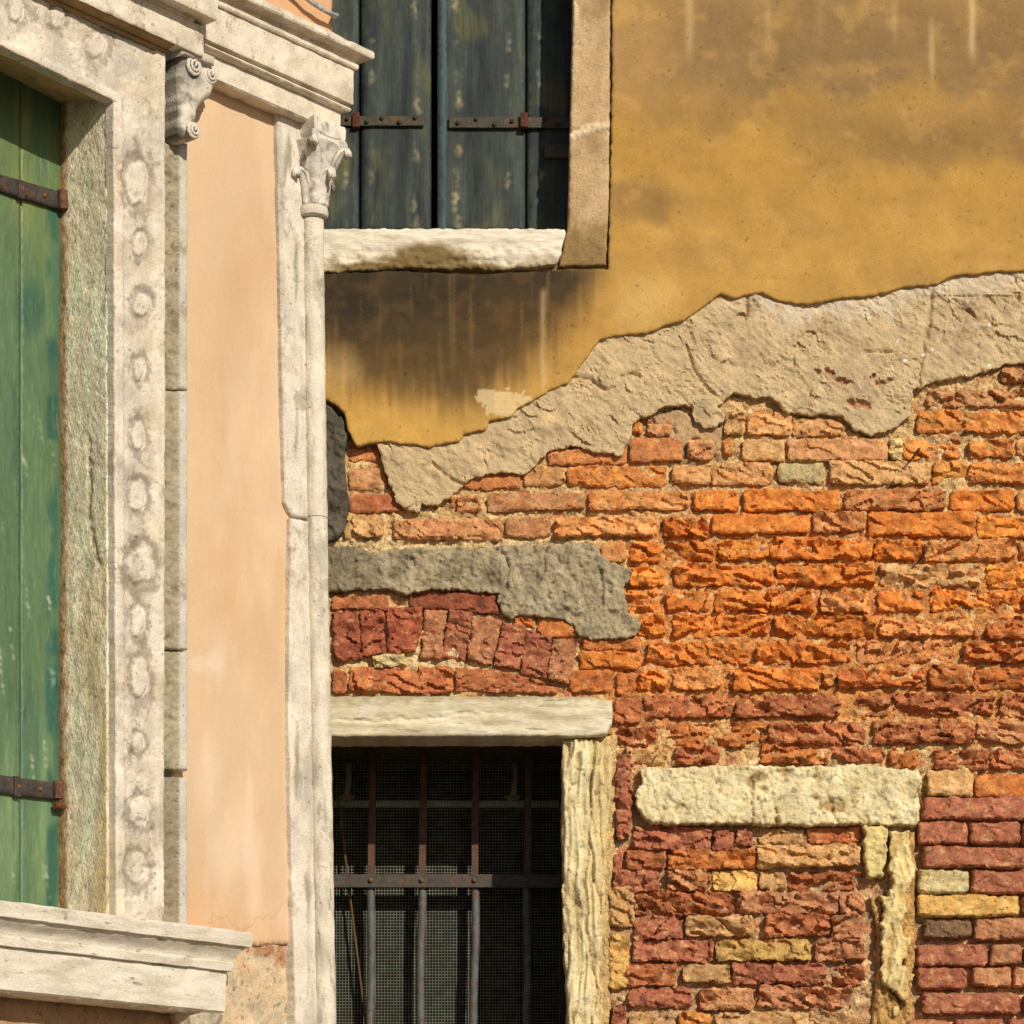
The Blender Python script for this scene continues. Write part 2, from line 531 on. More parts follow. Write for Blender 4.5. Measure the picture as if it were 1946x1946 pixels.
def blob(px, py, cx, cy, rx, ry, soft=0.5):
    r = np.hypot((px - cx) / rx, (py - cy) / ry)
    return 1 - sstep(1 - soft, 1 + soft, r)

def pline(px, py, pts):
    return edist(px, py, np.array(pts, float), closed=False)

# ------------------------------------------------------------------ ground
g = mesh_obj('pavement', [(-900, -900, 0), (900, -900, 0), (900, 900, 0), (-900, 900, 0)], [(0, 1, 2, 3)], None, 'pavement', None, False)
g['kind'] = 'structure'

# ================================================================== brick building (facing the camera)
BR = thing('brick_building', 'weathered building with crumbling ochre plaster over exposed red and orange bricks', 'building', (0.4, 0.1, 0))

# ---- mortar bed the bricks are set in
def bed_h(s, t, d):
    px, py = proj(R.pt(s, t, 0))
    deep = 0.008 * sstep(1730, 1745, px) * sstep(1500, 1520, py) + 0.009 * sstep(1450, 1500, py)
    return -deep + fbm(s * 22, t * 34, 3, 4, 0.6) * 0.010 + fbm(s * 6, t * 6, 4, 2) * 0.004 + np.clip(fbm(s * 55, t * 75, 9, 3) * 1.4 - .1, 0, 1) * 0.010 + facets(s * 60, t * 80, 8, .8, .8) * .003
def bed_t(px, py, s, t, h):
    n = len(px)
    c = C((206, 168, 112), n)
    warm = sstep(1020, 1150, px + fbm(s * 5, t * 5, 31) * 120) * sstep(920, 1040, py) * (1 - sstep(1330, 1460, py))
    c = mixc(c, (206, 132, 66), warm * 0.8)
    low = sstep(1430, 1600, py)
    c = mixc(c, (182, 142, 104), low * 0.7)
    c = mixc(c, (190, 112, 70), np.clip(fbm(s * 16, t * 22, 33, 4) * 1.6 - 0.25, 0, 0.75))
    c = mixc(c, (234, 204, 146), np.clip(fbm(s * 30, t * 40, 37, 3) * 2.2 - 0.4, 0, 0.8))
    lens = blob(px, py, 800, 1250, 190, 22, 0.4) + blob(px, py, 700, 1030, 500, 12, 0.5)
    c = mixc(c, (222, 192, 140), np.clip(lens, 0, 1) * 0.85)
    gap = blob(px, py, 1313, 830, 70, 60, 0.5)
    c = mixc(c, (172, 140, 98), gap)
    return c
slab('mortar_bed', R, [(560, 640), (2010, 640), (2010, 2040), (1160, 2040), (1160, 1395), (560, 1395)], -0.0165, -0.06, 'mortar', BR,
     bed_h, bed_t, res=0.0055, rnd=0)

# ---- bricks: x0, x1, y0, y1 (photo pixels), colour, relief
PAL = {'o': (206, 116, 46), 'q': (218, 138, 52), 'p': (202, 144, 88), 't': (198, 148, 92), 'r': (174, 97, 56), 'd': (160, 90, 68),
       'y': (204, 156, 84), 'g': (198, 172, 116), 'k': (126, 94, 66), 'v': (184, 126, 84), 'm': (220, 188, 124), 'c': (216, 192, 140), 'a': (150, 78, 52)}
ALT = {'o': (232, 154, 70), 'q': (240, 176, 82), 'p': (222, 176, 118), 't': (214, 174, 118), 'r': (204, 130, 72), 'd': (184, 122, 86),
       'y': (220, 182, 104), 'g': (204, 188, 138), 'k': (156, 116, 82), 'v': (204, 152, 108), 'm': (232, 206, 148), 'c': (230, 210, 160), 'a': (178, 104, 70)}
B = """
664 721 847 875 r -8|662 735 890 927 v -6|662 765 937 972 r -5|654 730 980 1021 t 0|748 952 985 1026 p 1|960 1047 982 1020 p 1|1056 1246 981 1018 p 1
856 912 941 971 p 0|926 1111 936 970 p 2|1118 1311 932 968 p 3|880 990 898 927 r -3|995 1074 887 921 p 2|1078 1268 885 922 o -3|1041 1192 850 880 r -4
1197 1297 832 876 r 2|1203 1220 800 822 o 0|1231 1276 793 827 v 2|1306 1356 835 872 v 6|1374 1394 833 866 o 2|1377 1417 782 825 t 3|1420 1506 782 826 p 2
1410 1491 835 874 t 4|1497 1688 834 876 v 3|1508 1604 793 827 p 0|1690 1716 832 872 m 3|1718 1826 830 871 o -3|1743 1828 780 821 o 1|1834 1962 780 822 o 0
1764 1962 741 772 v 3|1904 1962 694 727 v 2|1842 1929 834 867 o 1|1934 1962 830 870 p 1|1278 1350 883 918 p 3|1353 1468 882 919 p 3|1478 1566 881 917 g 3
1578 1768 874 919 t 4|1773 1838 878 918 q -1|1842 1962 877 916 o 2|1319 1404 932 969 o 2|1412 1597 930 969 o 3|1605 1797 928 969 v 5|1808 1928 930 970 o -2
1934 1962 932 970 p 1|1260 1345 983 1019 o 4|1354 1541 977 1012 o 4|1546 1645 972 1010 v 4|1651 1853 973 1016 o 5|1858 1962 982 1018 q -2|1142 1190 1030 1067 p 2
1199 1255 1027 1068 o 2|1268 1358 1029 1064 o 2|1367 1460 1026 1060 q 3|1464 1659 1023 1062 o 2|1663 1750 1023 1061 o 1|1757 1935 1029 1064 p 3|1938 1962 1028 1064 p 2
1195 1264 1076 1110 q 2|1282 1470 1074 1112 o 1|1477 1662 1073 1112 o 0|1672 1863 1071 1112 t 4|1875 1962 1074 1116 q 1|1185 1252 1122 1162 o 1|1265 1349 1123 1161 o 2
1359 1465 1121 1159 o 2|1467 1546 1121 1160 o 2|1560 1652 1122 1162 p 3|1668 1756 1122 1162 o -2|1770 1942 1120 1160 o -2|1946 1966 1122 1160 o 0|1212 1264 1166 1208 o 2
1280 1462 1170 1207 o 3|1471 1664 1169 1208 o 3|1672 1858 1172 1208 p 3|1876 1962 1173 1212 r 2|1101 1216 1238 1270 o 1|1108 1216 1213 1234 r 0|1231 1423 1222 1260 o 3
1438 1616 1220 1258 o 2|1629 1811 1217 1258 v 3|1832 1962 1220 1258 r 2|1083 1165 1271 1314 r 1|1172 1209 1277 1316 r 0|1214 1266 1277 1309 o 1|1280 1371 1264 1308 p 5
1378 1392 1280 1310 r 1|1395 1560 1270 1310 o 2|1563 1588 1272 1300 p 1|1592 1760 1270 1306 r 2|1766 1847 1267 1308 r 2|1850 1962 1270 1309 r 1|1167 1220 1326 1376 r -1
1225 1394 1322 1361 r 4|1398 1596 1320 1361 r 4|1631 1692 1320 1358 r 2|1699 1888 1317 1357 r 3|1902 1962 1320 1360 r 1|1177 1248 1384 1419 r 1|1264 1456 1371 1418 o -3
1460 1645 1372 1412 r 1|1659 1852 1370 1412 r 3|1858 1962 1370 1412 p 1|1190 1270 1420 1453 t 2|1284 1367 1415 1453 r 2|1446 1576 1416 1451 o 2|1587 1682 1420 1446 r -5
1693 1746 1418 1459 o 3|1778 1880 1422 1461 r 2|1884 1962 1422 1461 r 2|1763 1849 1466 1511 t 5|1854 1962 1471 1511 o -3|1754 1966 1514 1557 d 6|1745 1839 1562 1604 d 6
1844 1939 1562 1604 d 5|1943 1966 1562 1604 d 4|1755 1952 1610 1648 d 5|1745 1841 1655 1697 g 6|1847 1966 1655 1698 d 5|1743 1937 1700 1741 y 6|1943 1966 1702 1742 d 3
1755 1846 1747 1784 k 4|1851 1966 1747 1787 v 5|1742 1877 1794 1835 d 5|1882 1942 1795 1832 v 5|1947 1966 1795 1832 d 4|1742 1837 1839 1879 d 5|1847 1922 1838 1875 v 5
1926 1966 1838 1876 v 4|1752 1939 1886 1927 d 6|1945 1966 1888 1926 d 4|1722 1802 1938 1985 v 4|1817 1908 1935 1985 d 4|1915 1966 1935 1985 d 4
1204 1352 1570 1614 d 4|1355 1396 1575 1616 d -6|1399 1432 1572 1606 d -8|1440 1530 1572 1601 t -9|1536 1638 1573 1601 r -9|1440 1634 1605 1648 t 5|1190 1266 1611 1650 r 0
1270 1436 1614 1651 o -4|1176 1253 1651 1693 d 4|1268 1350 1653 1692 p 2|1354 1440 1652 1692 y 0|1444 1494 1654 1690 t -4|1498 1641 1655 1690 r -2|1206 1395 1697 1737 r 1
1401 1592 1694 1735 v 3|1596 1643 1696 1736 v 2|1204 1300 1740 1785 d 5|1303 1430 1741 1779 t 4|1454 1577 1736 1779 r 2|1581 1641 1738 1782 v 1|1202 1356 1787 1827 d 2
1360 1540 1785 1827 y 2|1550 1644 1785 1827 v 5|1189 1285 1831 1873 r 5|1298 1389 1831 1868 t 2|1392 1571 1831 1871 d 4|1586 1643 1834 1872 r -4|1197 1316 1876 1915 d 3
1329 1432 1878 1919 p 1|1442 1622 1873 1915 v 2|1163 1190 1910 1985 d 2|1195 1282 1924 1985 t -3|1290 1352 1922 1985 q 2|1360 1538 1922 1985 t 1|1542 1640 1920 1985 t 0
1158 1206 1684 1760 t 3|1158 1196 1777 1879 y 3|1171 1199 1436 1592 d 6|1166 1184 1622 1684 d 2
630 738 1127 1159 r -2|664 861 1267 1316 r 1|632 659 1272 1316 r 1|1022 1099 1172 1208 o 0|977 1017 1168 1190 o 0
"""
PB = [  # arch voussoirs and other oddly shaped pieces, as outlines
    ([(632, 1164), (679, 1161), (689, 1249), (644, 1256), (633, 1236)], 'a', 3), ([(684, 1161), (729, 1158), (733, 1240), (689, 1246)], 'a', 3),
    ([(736, 1158), (802, 1155), (800, 1202), (788, 1235), (738, 1241)], 'a', 4), ([(807, 1160), (852, 1160), (836, 1251), (800, 1249)], 'v', 2),
    ([(856, 1161), (897, 1167), (886, 1251), (839, 1247)], 'd', 4), ([(898, 1168), (955, 1177), (935, 1261), (889, 1252)], 'v', 2),
    ([(957, 1183), (1000, 1192), (987, 1269), (938, 1262)], 'd', 4), ([(1000, 1195), (1051, 1209), (1037, 1286), (990, 1279)], 'd', 5),
    ([(1051, 1215), (1098, 1219), (1081, 1299), (1041, 1289)], 'v', 5), ([(775, 1128), (800, 1124), (940, 1126), (946, 1164), (880, 1160), (780, 1152)], 'a', 2),
    ([(867, 1269), (956, 1276), (1067, 1303), (1058, 1315), (867, 1311)], 'r', 1), ([(707, 1246), (768, 1243), (771, 1262), (712, 1267)], 'g', 5),
]
def brick_h(hh, rel, seed, rough):
    ang = rng.uniform(0.15, 0.6) * (1 if rng.random() < .7 else -1)
    ca, sa = math.cos(ang), math.sin(ang)
    lx, lz = rng.uniform(-.03, .03), rng.uniform(-.45, .30) * rough
    rel = rel + rng.normal(0, 4.5) * rough
    def f(s, t, d):
        sc, tc_ = s - s.mean(), t - t.mean()
        a = s * ca - t * sa; b = s * sa + t * ca
        wx = fbm(s * 30, t * 30, seed + 1, 2) * .25; wy = fbm(s * 30, t * 30, seed + 2, 2) * .25
        h = rel * 0.001 + lx * sc + lz * tc_
        h = h + fbm(s * 16, t * 24, seed, 4, 0.6) * 0.004
        h = h + facets(a * 20 + wx, b * 48 + wy, seed + 7, 1.1, 0.95) * 0.022 * rough
        h = h + facets(a * 60 + wx, b * 110 + wy, seed + 9, 0.9, 0.8) * 0.0035 * (0.3 + rough)
        big = np.clip(fbm(s * 10, t * 22, seed + 11, 2) * 2.2 - 0.25, 0, 1)
        h = h - big * 0.020 * rough
        return np.clip(h, -0.03, 0.026)
    return f
def brick_t(cls, seed, rough, cx, cy):
    val = rng.uniform(0.88, 1.08)
    base = np.array(PAL[cls]) * val; alt = np.array(ALT[cls]) * val
    if cls in 'oqprdv':
        reg = np.array((208, 144, 82)) if cy < 925 else (np.array((214, 122, 50)) if cy < 1310 and cx > 1100 else np.array((168, 100, 64)))
        base = base * .55 + reg * .45; alt = alt * .7 + (reg + 24) * .3
    mort = rng.uniform(0.0, 0.7) if cls in 'pvtrd' else rng.uniform(0, 0.35)
    def f(px, py, s, t, h):
        c = C(base, len(px))
        c = mixc(c, alt, np.clip(fbm(s * 22, t * 34, seed + 21, 4) * 1.5 + 0.25, 0, 1) * 0.8)
        c = mixc(c, base * 0.72, np.clip(fbm(s * 30, t * 40, seed + 25, 4) * 1.6 - 0.4, 0, 0.8))
        c = mixc(c, (204, 166, 116), np.clip(fbm(s * 40, t * 55, seed + 29, 4, 0.65) * 2.2 - 0.75 + mort * 0.5, 0, 0.75))
        return c
    return f
def add_brick(poly, cls, rel, rough, rnd=0.004):
    SEED[0] += 3
    cx = sum(p[0] for p in poly) / len(poly); cy = sum(p[1] for p in poly) / len(poly)
    o = slab('brick', R, poly, 0.0, -0.035, 'brick', BR, brick_h(0, rel, SEED[0], rough), brick_t(cls, SEED[0], rough, cx, cy), res=0.0050, jag=0.004 + 0.005 * rough,
         jfreq=42, rnd=rnd)
    o.data.set_sharp_from_angle(angle=math.radians(38))
for row in B.strip().replace('\n', '|').split('|'):
    x0, x1, y0, y1, c, rel = row.split()
    x0, x1, y0, y1, rel = float(x0), float(x1), float(y0), float(y1), float(rel)
    cx, cy = (x0 + x1) / 2, (y0 + y1) / 2
    j = lambda k=2.5: rng.uniform(-k, k)
    n = max(2, int((x1 - x0) / 45))
    top = [(x0 + (x1 - x0) * i / n + (j(3) if 0 < i < n else 0), y0 + j()) for i in range(n + 1)]
    bot = [(x1 - (x1 - x0) * i / n + (j(3) if 0 < i < n else 0), y1 + j()) for i in range(n + 1)]
    k = rng.uniform(2, 7, 4)
    top[0] = (x0, top[0][1] + k[0]); top.insert(1, (x0 + k[0], top[0][1] - k[0])); top[-1] = (x1, top[-1][1] + k[1]); top.insert(len(top) - 1, (x1 - k[1], top[-1][1] - k[1]))
    bot[0] = (x1, bot[0][1] - k[2]); bot.insert(1, (x1 - k[2], bot[0][1] + k[2])); bot[-1] = (x0, bot[-1][1] - k[3]); bot.insert(len(bot) - 1, (x0 + k[3], bot[-1][1] + k[3]))
    hot = 1200 < cx and 1000 < cy < 1470
    rough = rng.uniform(0.6, 1.0) if hot else (rng.uniform(0.4, 0.95) if cx < 1650 and cy > 1470 else (rng.uniform(0.05, 0.15) if rng.random() < .35 else rng.uniform(0.2, 0.55)))
    if cx > 1735 and cy > 1510: rough = rng.uniform(0.10, 0.28)
    if cy < 930 and cx > 1700: rough = rng.uniform(0.4, 0.7)
    flat = cx > 1735 and cy > 1510
    if cx < 1650 and cy > 1560: rel += rng.uniform(-5, 5)
    add_brick(top + bot, c, rel + (3 if flat else 0), rough, rnd=0.009 if flat else 0.004)
for poly, c, rel in PB:
    mx_ = sum(q[0] for q in poly) / len(poly); my_ = sum(q[1] for q in poly) / len(poly)
    poly = [(q[0] + math.copysign(min(0.6, abs(q[0] - mx_) * .1), q[0] - mx_), q[1] + math.copysign(2.0, q[1] - my_)) for q in poly]
    add_brick(poly, c, rel, rng.uniform(0.25, 0.5))

# ---- coats of plaster
YEL = [(624, 760), (640, 772), (655, 785), (660, 810), (667, 832), (677, 846), (729, 838), (790, 845), (815, 850), (830, 844), (875, 838), (880, 825), (925, 815),
       (930, 800), (972, 790), (985, 775), (1020, 757), (1042, 742), (1078, 728), (1085, 718), (1100, 700), (1122, 668), (1140, 645), (1185, 635), (1230, 632),
       (1265, 617), (1300, 608), (1340, 580), (1368, 557), (1397, 567), (1425, 557), (1450, 557), (1480, 572), (1530, 577), (1560, 575), (1600, 565), (1650, 563),
       (1720, 545), (1780, 540), (1815, 522), (1860, 520), (1890, 516), (2010, 511)]
GRY = [(719, 850), (735, 905), (755, 955), (775, 968), (798, 970), (802, 955), (830, 958), (850, 945), (872, 930), (890, 912), (930, 900), (975, 897), (993, 902),
       (1020, 880), (1045, 857), (1085, 845), (1105, 850), (1130, 858), (1160, 860), (1175, 866), (1183, 860), (1197, 835), (1204, 805), (1215, 795), (1240, 785),
       (1265, 772), (1300, 768), (1316, 770), (1322, 798), (1336, 812), (1352, 812), (1373, 803), (1378, 788), (1364, 772), (1380, 755), (1395, 742), (1410, 747), (1430, 754), (1462, 752),
       (1480, 765), (1490, 782), (1540, 788), (1570, 785), (1600, 792), (1625, 815), (1655, 826), (1690, 818), (1715, 800), (1730, 785), (1735, 740), (1755, 735),
       (1780, 722), (1830, 715), (1900, 697), (1906, 690), (2010, 686)]
def yel_h(s, t, d):
    return fbm(s * 5, t * 5, 51, 3) * 0.004 + fbm(s * 25, t * 25, 52, 3) * 0.0008
def yel_t(px, py, s, t, h):
    n = len(px)
    wob = fbm(s * 6, t * 6, 61, 4) * 60
    wob2 = fbm(s * 18, t * 18, 62, 4)
    strk = fbm(s * 45, t * 2.5, 63, 3)
    c = C((178, 135, 64), n)
    c = mixc(c, (188, 144, 72), sstep(330, 480, py + wob) * 0.7)
    c = mixc(c, (134, 106, 68), (1 - sstep(130, 290, py + wob + (px - 1550) * -0.05)) * 0.9)
    c = mixc(c, (174, 134, 78), (1 - sstep(-40, 60, py + wob)) * 0.4)
    c = mixc(c, (184, 142, 82), sstep(1160, 1170, px) * (1 - sstep(1200, 1330, px + wob)) * (1 - sstep(150, 260, py)) * 0.6)
    for cx, cy, rx, ry, a in ((1750, 275, 200, 42, .85), (1880, 262, 110, 40, .6), (1225, 385, 62, 34, .85), (1380, 225, 160, 26, .4), (1905, 70, 90, 80, .4), (1600, 330, 60, 26, .4), (1680, 190, 200, 22, -.5)):
        k = blob(px + wob * 0.7, py + wob * 0.5, cx, cy, rx, ry, 0.6)
        c = mixc(c, (132, 102, 60) if a > 0 else (190, 142, 62), k * abs(a) * .75)
    c = mixc(c, (166, 126, 68), np.clip(fbm(s * 5, t * 7, 64, 5, .65) * 1.3 - .05, 0, .45))
    c = mixc(c, (196, 154, 84), np.clip(fbm(s * 8, t * 10, 65, 5, .6) * 1.2 - .2, 0, .35))
    # pale drips
    for cx, y0, y1, wd, a in ((1848, -20, 130, 7, .8), (1770, 40, 175, 6, .55), (1310, -20, 130, 8, .5), (1700, -20, 90, 5, .3), (1460, 0, 110, 6, .3), (1560, 0, 90, 9, .2)):
        k = np.exp(-((px - cx - wob * 0.04) / wd) ** 2) * sstep(y0 - 30, y0 + 30, py) * (1 - sstep(y1 - 60, y1 + 10, py))
        c = mixc(c, (206, 178, 122), k * a)
    # soot and damp below the window sill
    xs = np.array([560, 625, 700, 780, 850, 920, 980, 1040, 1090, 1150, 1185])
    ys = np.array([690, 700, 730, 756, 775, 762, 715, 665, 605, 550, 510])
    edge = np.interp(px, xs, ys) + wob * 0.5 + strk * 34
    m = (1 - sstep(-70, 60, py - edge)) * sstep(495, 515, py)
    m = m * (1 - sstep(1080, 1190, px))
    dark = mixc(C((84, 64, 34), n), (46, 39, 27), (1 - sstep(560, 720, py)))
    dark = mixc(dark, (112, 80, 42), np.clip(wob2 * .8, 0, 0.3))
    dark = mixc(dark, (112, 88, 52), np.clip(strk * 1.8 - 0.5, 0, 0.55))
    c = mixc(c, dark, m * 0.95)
    rustm = blob(px, py + wob * .4, 1000, 600, 120, 60, 0.7) * (1 - m * 0.4)
    c = mixc(c, (140, 92, 40), rustm * 0.35)
    c = mixc(c, (200, 168, 112), blob(px, py, 645 + wob * .3, 700, 28, 40, 0.7) * 0.45)
    c = mixc(c, (206, 160, 78), sstep(740, 840, py) * 0.6)
    fl = blob(px, py, 962, 768, 42, 26, 0.4) + blob(px, py, 925, 752, 22, 14, .5)
    c = mixc(c, (226, 204, 160), np.where((fl + fbm(s * 40, t * 40, 66, 4, .7) * 0.9 > 0.5) & (fl > 0.04), 0.6, 0))
    c = mixc(c, (208, 170, 100), blob(px + wob * .5, py, 1230, 575, 50, 48, 0.7) * 0.7)
    c = mixc(c, (208, 176, 124), np.exp(-((px - 1033 - wob * .08) / 6) ** 2) * sstep(540, 560, py) * (1 - sstep(720, 760, py)) * 0.55)
    # thin pale rim where the coat has broken
    return c
slab('yellow_plaster', R, [(2010, -60)] + [(1164, -60), (1162, 250), (1156, 511), (1060, 514), (900, 522), (760, 514), (560, 520), (560, 748)] + YEL, 0.024, 0.006, 'yellow_plaster', BR,
     yel_h, yel_t, res=0.0064, jag=0.004, jfreq=38, rnd=0.0015, side_tint=(182, 150, 100))
slab('yellow_plaster', R, [(1164, -62), (1164, -345), (560, -345), (560, -900), (2010, -900), (2010, -62)], 0.024, -0.17, 'yellow_plaster', BR, yel_h, yel_t, res=0.03, rnd=0)
slab('lower_plaster', R, [(560, 2030), (2010, 2030), (2010, 3560), (560, 3560)], -0.02, -0.6, 'grey_plaster', BR, None, (180, 150, 112), res=0.08, rnd=0)
CRK = [[(1305, 655), (1316, 700), (1350, 740), (1375, 762)], [(1772, 560), (1765, 620), (1752, 690), (1745, 735)], [(1085, 715), (1120, 720), (1150, 742), (1165, 735)],
       [(1420, 560), (1418, 600)], [(1180, 715), (1200, 708), (1215, 716)], [(1640, 668), (1700, 668)], [(820, 880), (850, 905), (880, 920)]]
PIT = [(1576, 706, 9, 6), (1605, 725, 14, 5), (1670, 726, 10, 5), (1690, 722, 10, 4), (1632, 768, 20, 9), (1555, 708, 5, 4), (1660, 715, 8, 3)]
def gry_h(s, t, d):
    P = R.pt(s, t, 0.016); px, py = proj(P)
    a = s * 0.8 - t * 0.6; b = s * 0.6 + t * 0.8
    h = fbm(s * 7, t * 7, 71, 3) * 0.006 + fbm(a * 30, b * 70, 72, 4, 0.6) * 0.0032
    h = h + facets(a * 22 + fbm(s * 20, t * 20, 78, 2) * .4, b * 34, 77, 0.7, 0.5) * 0.011 * np.clip(.45 + fbm(s * 7, t * 7, 79, 2) * 1.5, 0, 1)
    low = np.clip(fbm(s * 10, t * 14, 75, 3), 0, 1)
    h = h - low * 0.006 + np.clip(ridged(a * 16, b * 26, 76) - 0.75, 0, 1) * 0.010
    h = h + facets(a * 75, b * 120, 74, 1.0, .8) * .0034 * np.clip(.25 + fbm(s * 9, t * 9, 70, 2) * 2, 0, 1)
    for pl in CRK:
        h = h - 0.009 * np.exp(-(pline(px + fbm(s * 30, t * 30, 73) * 5, py, pl) / 3.2) ** 2)
    for cx, cy, rx, ry in PIT:
        h = h - 0.012 * blob(px + fbm(s * 40, t * 40, 86, 3) * 9, py + fbm(s * 40, t * 40, 87, 3) * 7, cx, cy, rx, ry, 0.3)
    h = h - 0.008 * sstep(1758, 1768, px) * (py > 560) * (1 - sstep(1900, 1960, px)) * 0.5
    return h
def gry_t(px, py, s, t, h):
    n = len(px)
    c = C((190, 164, 120), n)
    c = mixc(c, (174, 146, 110), np.clip(fbm(s * 7, t * 7, 81, 4) * 1.3, 0, 0.8))
    top = np.interp(px, [p[0] for p in YEL], [p[1] for p in YEL])
    c = mixc(c, (206, 188, 158), (1 - sstep(8, 62, py - top + fbm(s * 9, t * 9, 82) * 40)) * sstep(1340, 1480, px) * 0.9)
    c = mixc(c, (202, 172, 130), np.clip(fbm(s * 20, t * 20, 83, 3) * 1.4, 0, 0.7))
    for cx, cy in ((1635, 735), (1755, 675), (1772, 664), (1880, 618), (1707, 648), (1778, 577), (1720, 684), (1465, 752), (1880, 695)):
        c = mixc(c, (244, 240, 232), np.where(np.hypot(px - cx, py - cy) < 2.6, 1.0, 0))
    c = mixc(c, (212, 180, 128), blob(px, py, 1040, 796, 17, 12, .3) * 0.9)
    for cx, cy, rx, ry in PIT:
        c = mixc(c, (170, 112, 76), blob(px + fbm(s * 40, t * 40, 86, 3) * 9, py + fbm(s * 40, t * 40, 87, 3) * 7, cx, cy, rx, ry, 0.3) * .8)
    return c
top = [(a, b - 22) for a, b in YEL if a > 700]
gp = slab('grey_plaster', R, [(700, 820)] + top + GRY[::-1], 0.013, -0.022, 'grey_plaster', BR, gry_h, gry_t, res=0.0042, jag=0.007, jfreq=46, rnd=0.002, side_tint=(160, 132, 96))
gp.data.set_sharp_from_angle(angle=math.radians(32))
def cem_h(s, t, d):
    P = R.pt(s, t, 0.016); px, py = proj(P)
    h = facets(s * 80, t * 90, 96, 1.0, .8) * .004 + facets(s * 26 + fbm(s * 20, t * 20, 90, 2) * .5, t * 30, 94, .8, .5) * .006 + fbm(s * 8, t * 8, 91, 3) * 0.007 + fbm(s * 40, t * 34, 92, 4, 0.6) * 0.006 - np.clip(fbm(s * 22, t * 22, 95, 3), 0, 1) * 0.009
    for pl in ([(945, 1038), (962, 1062), (966, 1085), (958, 1118)], [(1036, 1036), (1034, 1075), (1020, 1110)], [(1143, 1085), (1145, 1150)]):
        h = h - 0.010 * np.exp(-(pline(px + fbm(s * 30, t * 30, 93) * 6, py, pl) / 3.6) ** 2)
    return h
def cem_t(px, py, s, t, h):
    c = C((158, 141, 108), len(px))
    c = mixc(c, (116, 104, 78), np.clip(fbm(s * 12, t * 12, 97, 4) * 1.5, 0, 0.8))
    c = mixc(c, (172, 158, 126), np.clip(fbm(s * 25, t * 25, 98, 4) * 1.6, 0, 0.7))
    return mixc(c, (88, 80, 62), (1 - sstep(640, 760, px)) * 0.5)
slab('cement_patch', R, [(560, 1036), (670, 1038), (714, 1050), (748, 1040), (822, 1042), (906, 1040), (956, 1035), (1128, 1032), (1148, 1060), (1175, 1072), (1202, 1087), (1199, 1098), (1189, 1108),
     (1185, 1121), (1192, 1148), (1192, 1161), (1219, 1183), (1212, 1202), (1192, 1213), (1125, 1215), (1101, 1208), (1091, 1188), (1071, 1175), (1037, 1173), (987, 1168),
     (973, 1175), (953, 1161), (946, 1144), (950, 1128), (889, 1121), (822, 1119), (771, 1131), (741, 1118), (687, 1121), (560, 1130)], 0.014, -0.03, 'cement', BR,
     cem_h, cem_t, res=0.0042, jag=0.007, jfreq=50, rnd=0.0025)
slab('cement_patch', R, [(560, 740), (630, 770), (652, 790), (662, 826), (654, 868), (657, 910), (664, 955), (655, 1000), (642, 1024), (600, 1034), (560, 1030)], 0.012, -0.03, 'cement', BR,
     cem_h, lambda px, py, s, t, h: mixc(C((92, 84, 68), len(px)), (66, 60, 48), np.clip(fbm(s * 20, t * 14, 99, 4) * 1.5, 0, .9)), res=0.0045, jag=0.005, jfreq=45, rnd=0.006)
slab('plaster_fragment', R, [(1240, 792), (1290, 775), (1330, 800), (1372, 812), (1372, 850), (1350, 868), (1345, 845), (1320, 832), (1305, 850), (1292, 868), (1270, 830), (1245, 812)],
     -0.004, -0.03, 'grey_plaster', BR, gry_h, (176, 142, 100), res=0.0045, jag=0.006, jfreq=50, rnd=0.008)

# ---- upper window: jamb band, sill, shutters
def band_h(s, t, d):
    P = R.pt(s, t, 0.02); px, py = proj(P)
    crk = pline(px, py + fbm(s * 30, t * 30, 111) * 8, [(1082, 262), (1105, 250), (1130, 244), (1150, 238)])
    return fbm(s * 12, t * 12, 112, 4) * 0.003 + 0.006 * np.exp(-(crk / 7) ** 2) * (fbm(s * 60, t * 60, 113) + .3) - 0.006 * np.exp(-((crk - 12) / 6) ** 2) * (py > 245)
def band_t(px, py, s, t, h):
    n = len(px)
    c = C((184, 152, 108), n)
    c = mixc(c, (160, 128, 86), np.clip(fbm(s * 9, t * 6, 121, 4) * 1.6, 0, .9))
    c = mixc(c, (198, 168, 124), np.clip(fbm(s * 14, t * 5, 122, 4) * 1.6, 0, .8))
    c = mixc(c, (134, 106, 62), sstep(400, 470, py + fbm(s * 20, t * 20, 123) * 40) * 0.8)
    crk = pline(px, py + fbm(s * 30, t * 30, 111) * 8, [(1082, 262), (1105, 250), (1130, 244), (1150, 238)])
    c = mixc(c, (214, 192, 150), (1 - sstep(5, 11, crk)) * 0.9)
    return mixc(c, (218, 196, 156), blob(px, py, 1092, 22, 8, 22, .3) * .9)
slab('window_band', R, [(1090, -340), (1090, -60), (1087, 120), (1084, 220), (1082, 330), (1080, 420), (1076, 445), (1062, 505), (1152, 503), (1157, 380), (1159, 200), (1160, -60), (1160, -340)], 0.0225, -0.17, 'grey_plaster', BR,
     band_h, band_t, res=0.005, jag=0.003, jfreq=40, rnd=0.004)
slab('groove_backing', R, [(1140, -345), (1175, -345), (1170, 520), (560, 530), (560, 480), (1140, 485)], 0.008, -0.02, 'grey_plaster', BR, None, (120, 92, 56), res=0.02, rnd=0)
def sill_h(s, t, d):
    P = R.pt(s, t, 0.03); px, py = proj(P)
    e = sstep(455, 510, py + fbm(s * 14, t * 14, 131) * 22)
    return fbm(s * 20, t * 60, 132, 4) * 0.0025 - e * 0.008 * (0.5 + fbm(s * 40, t * 50, 133, 4)) 
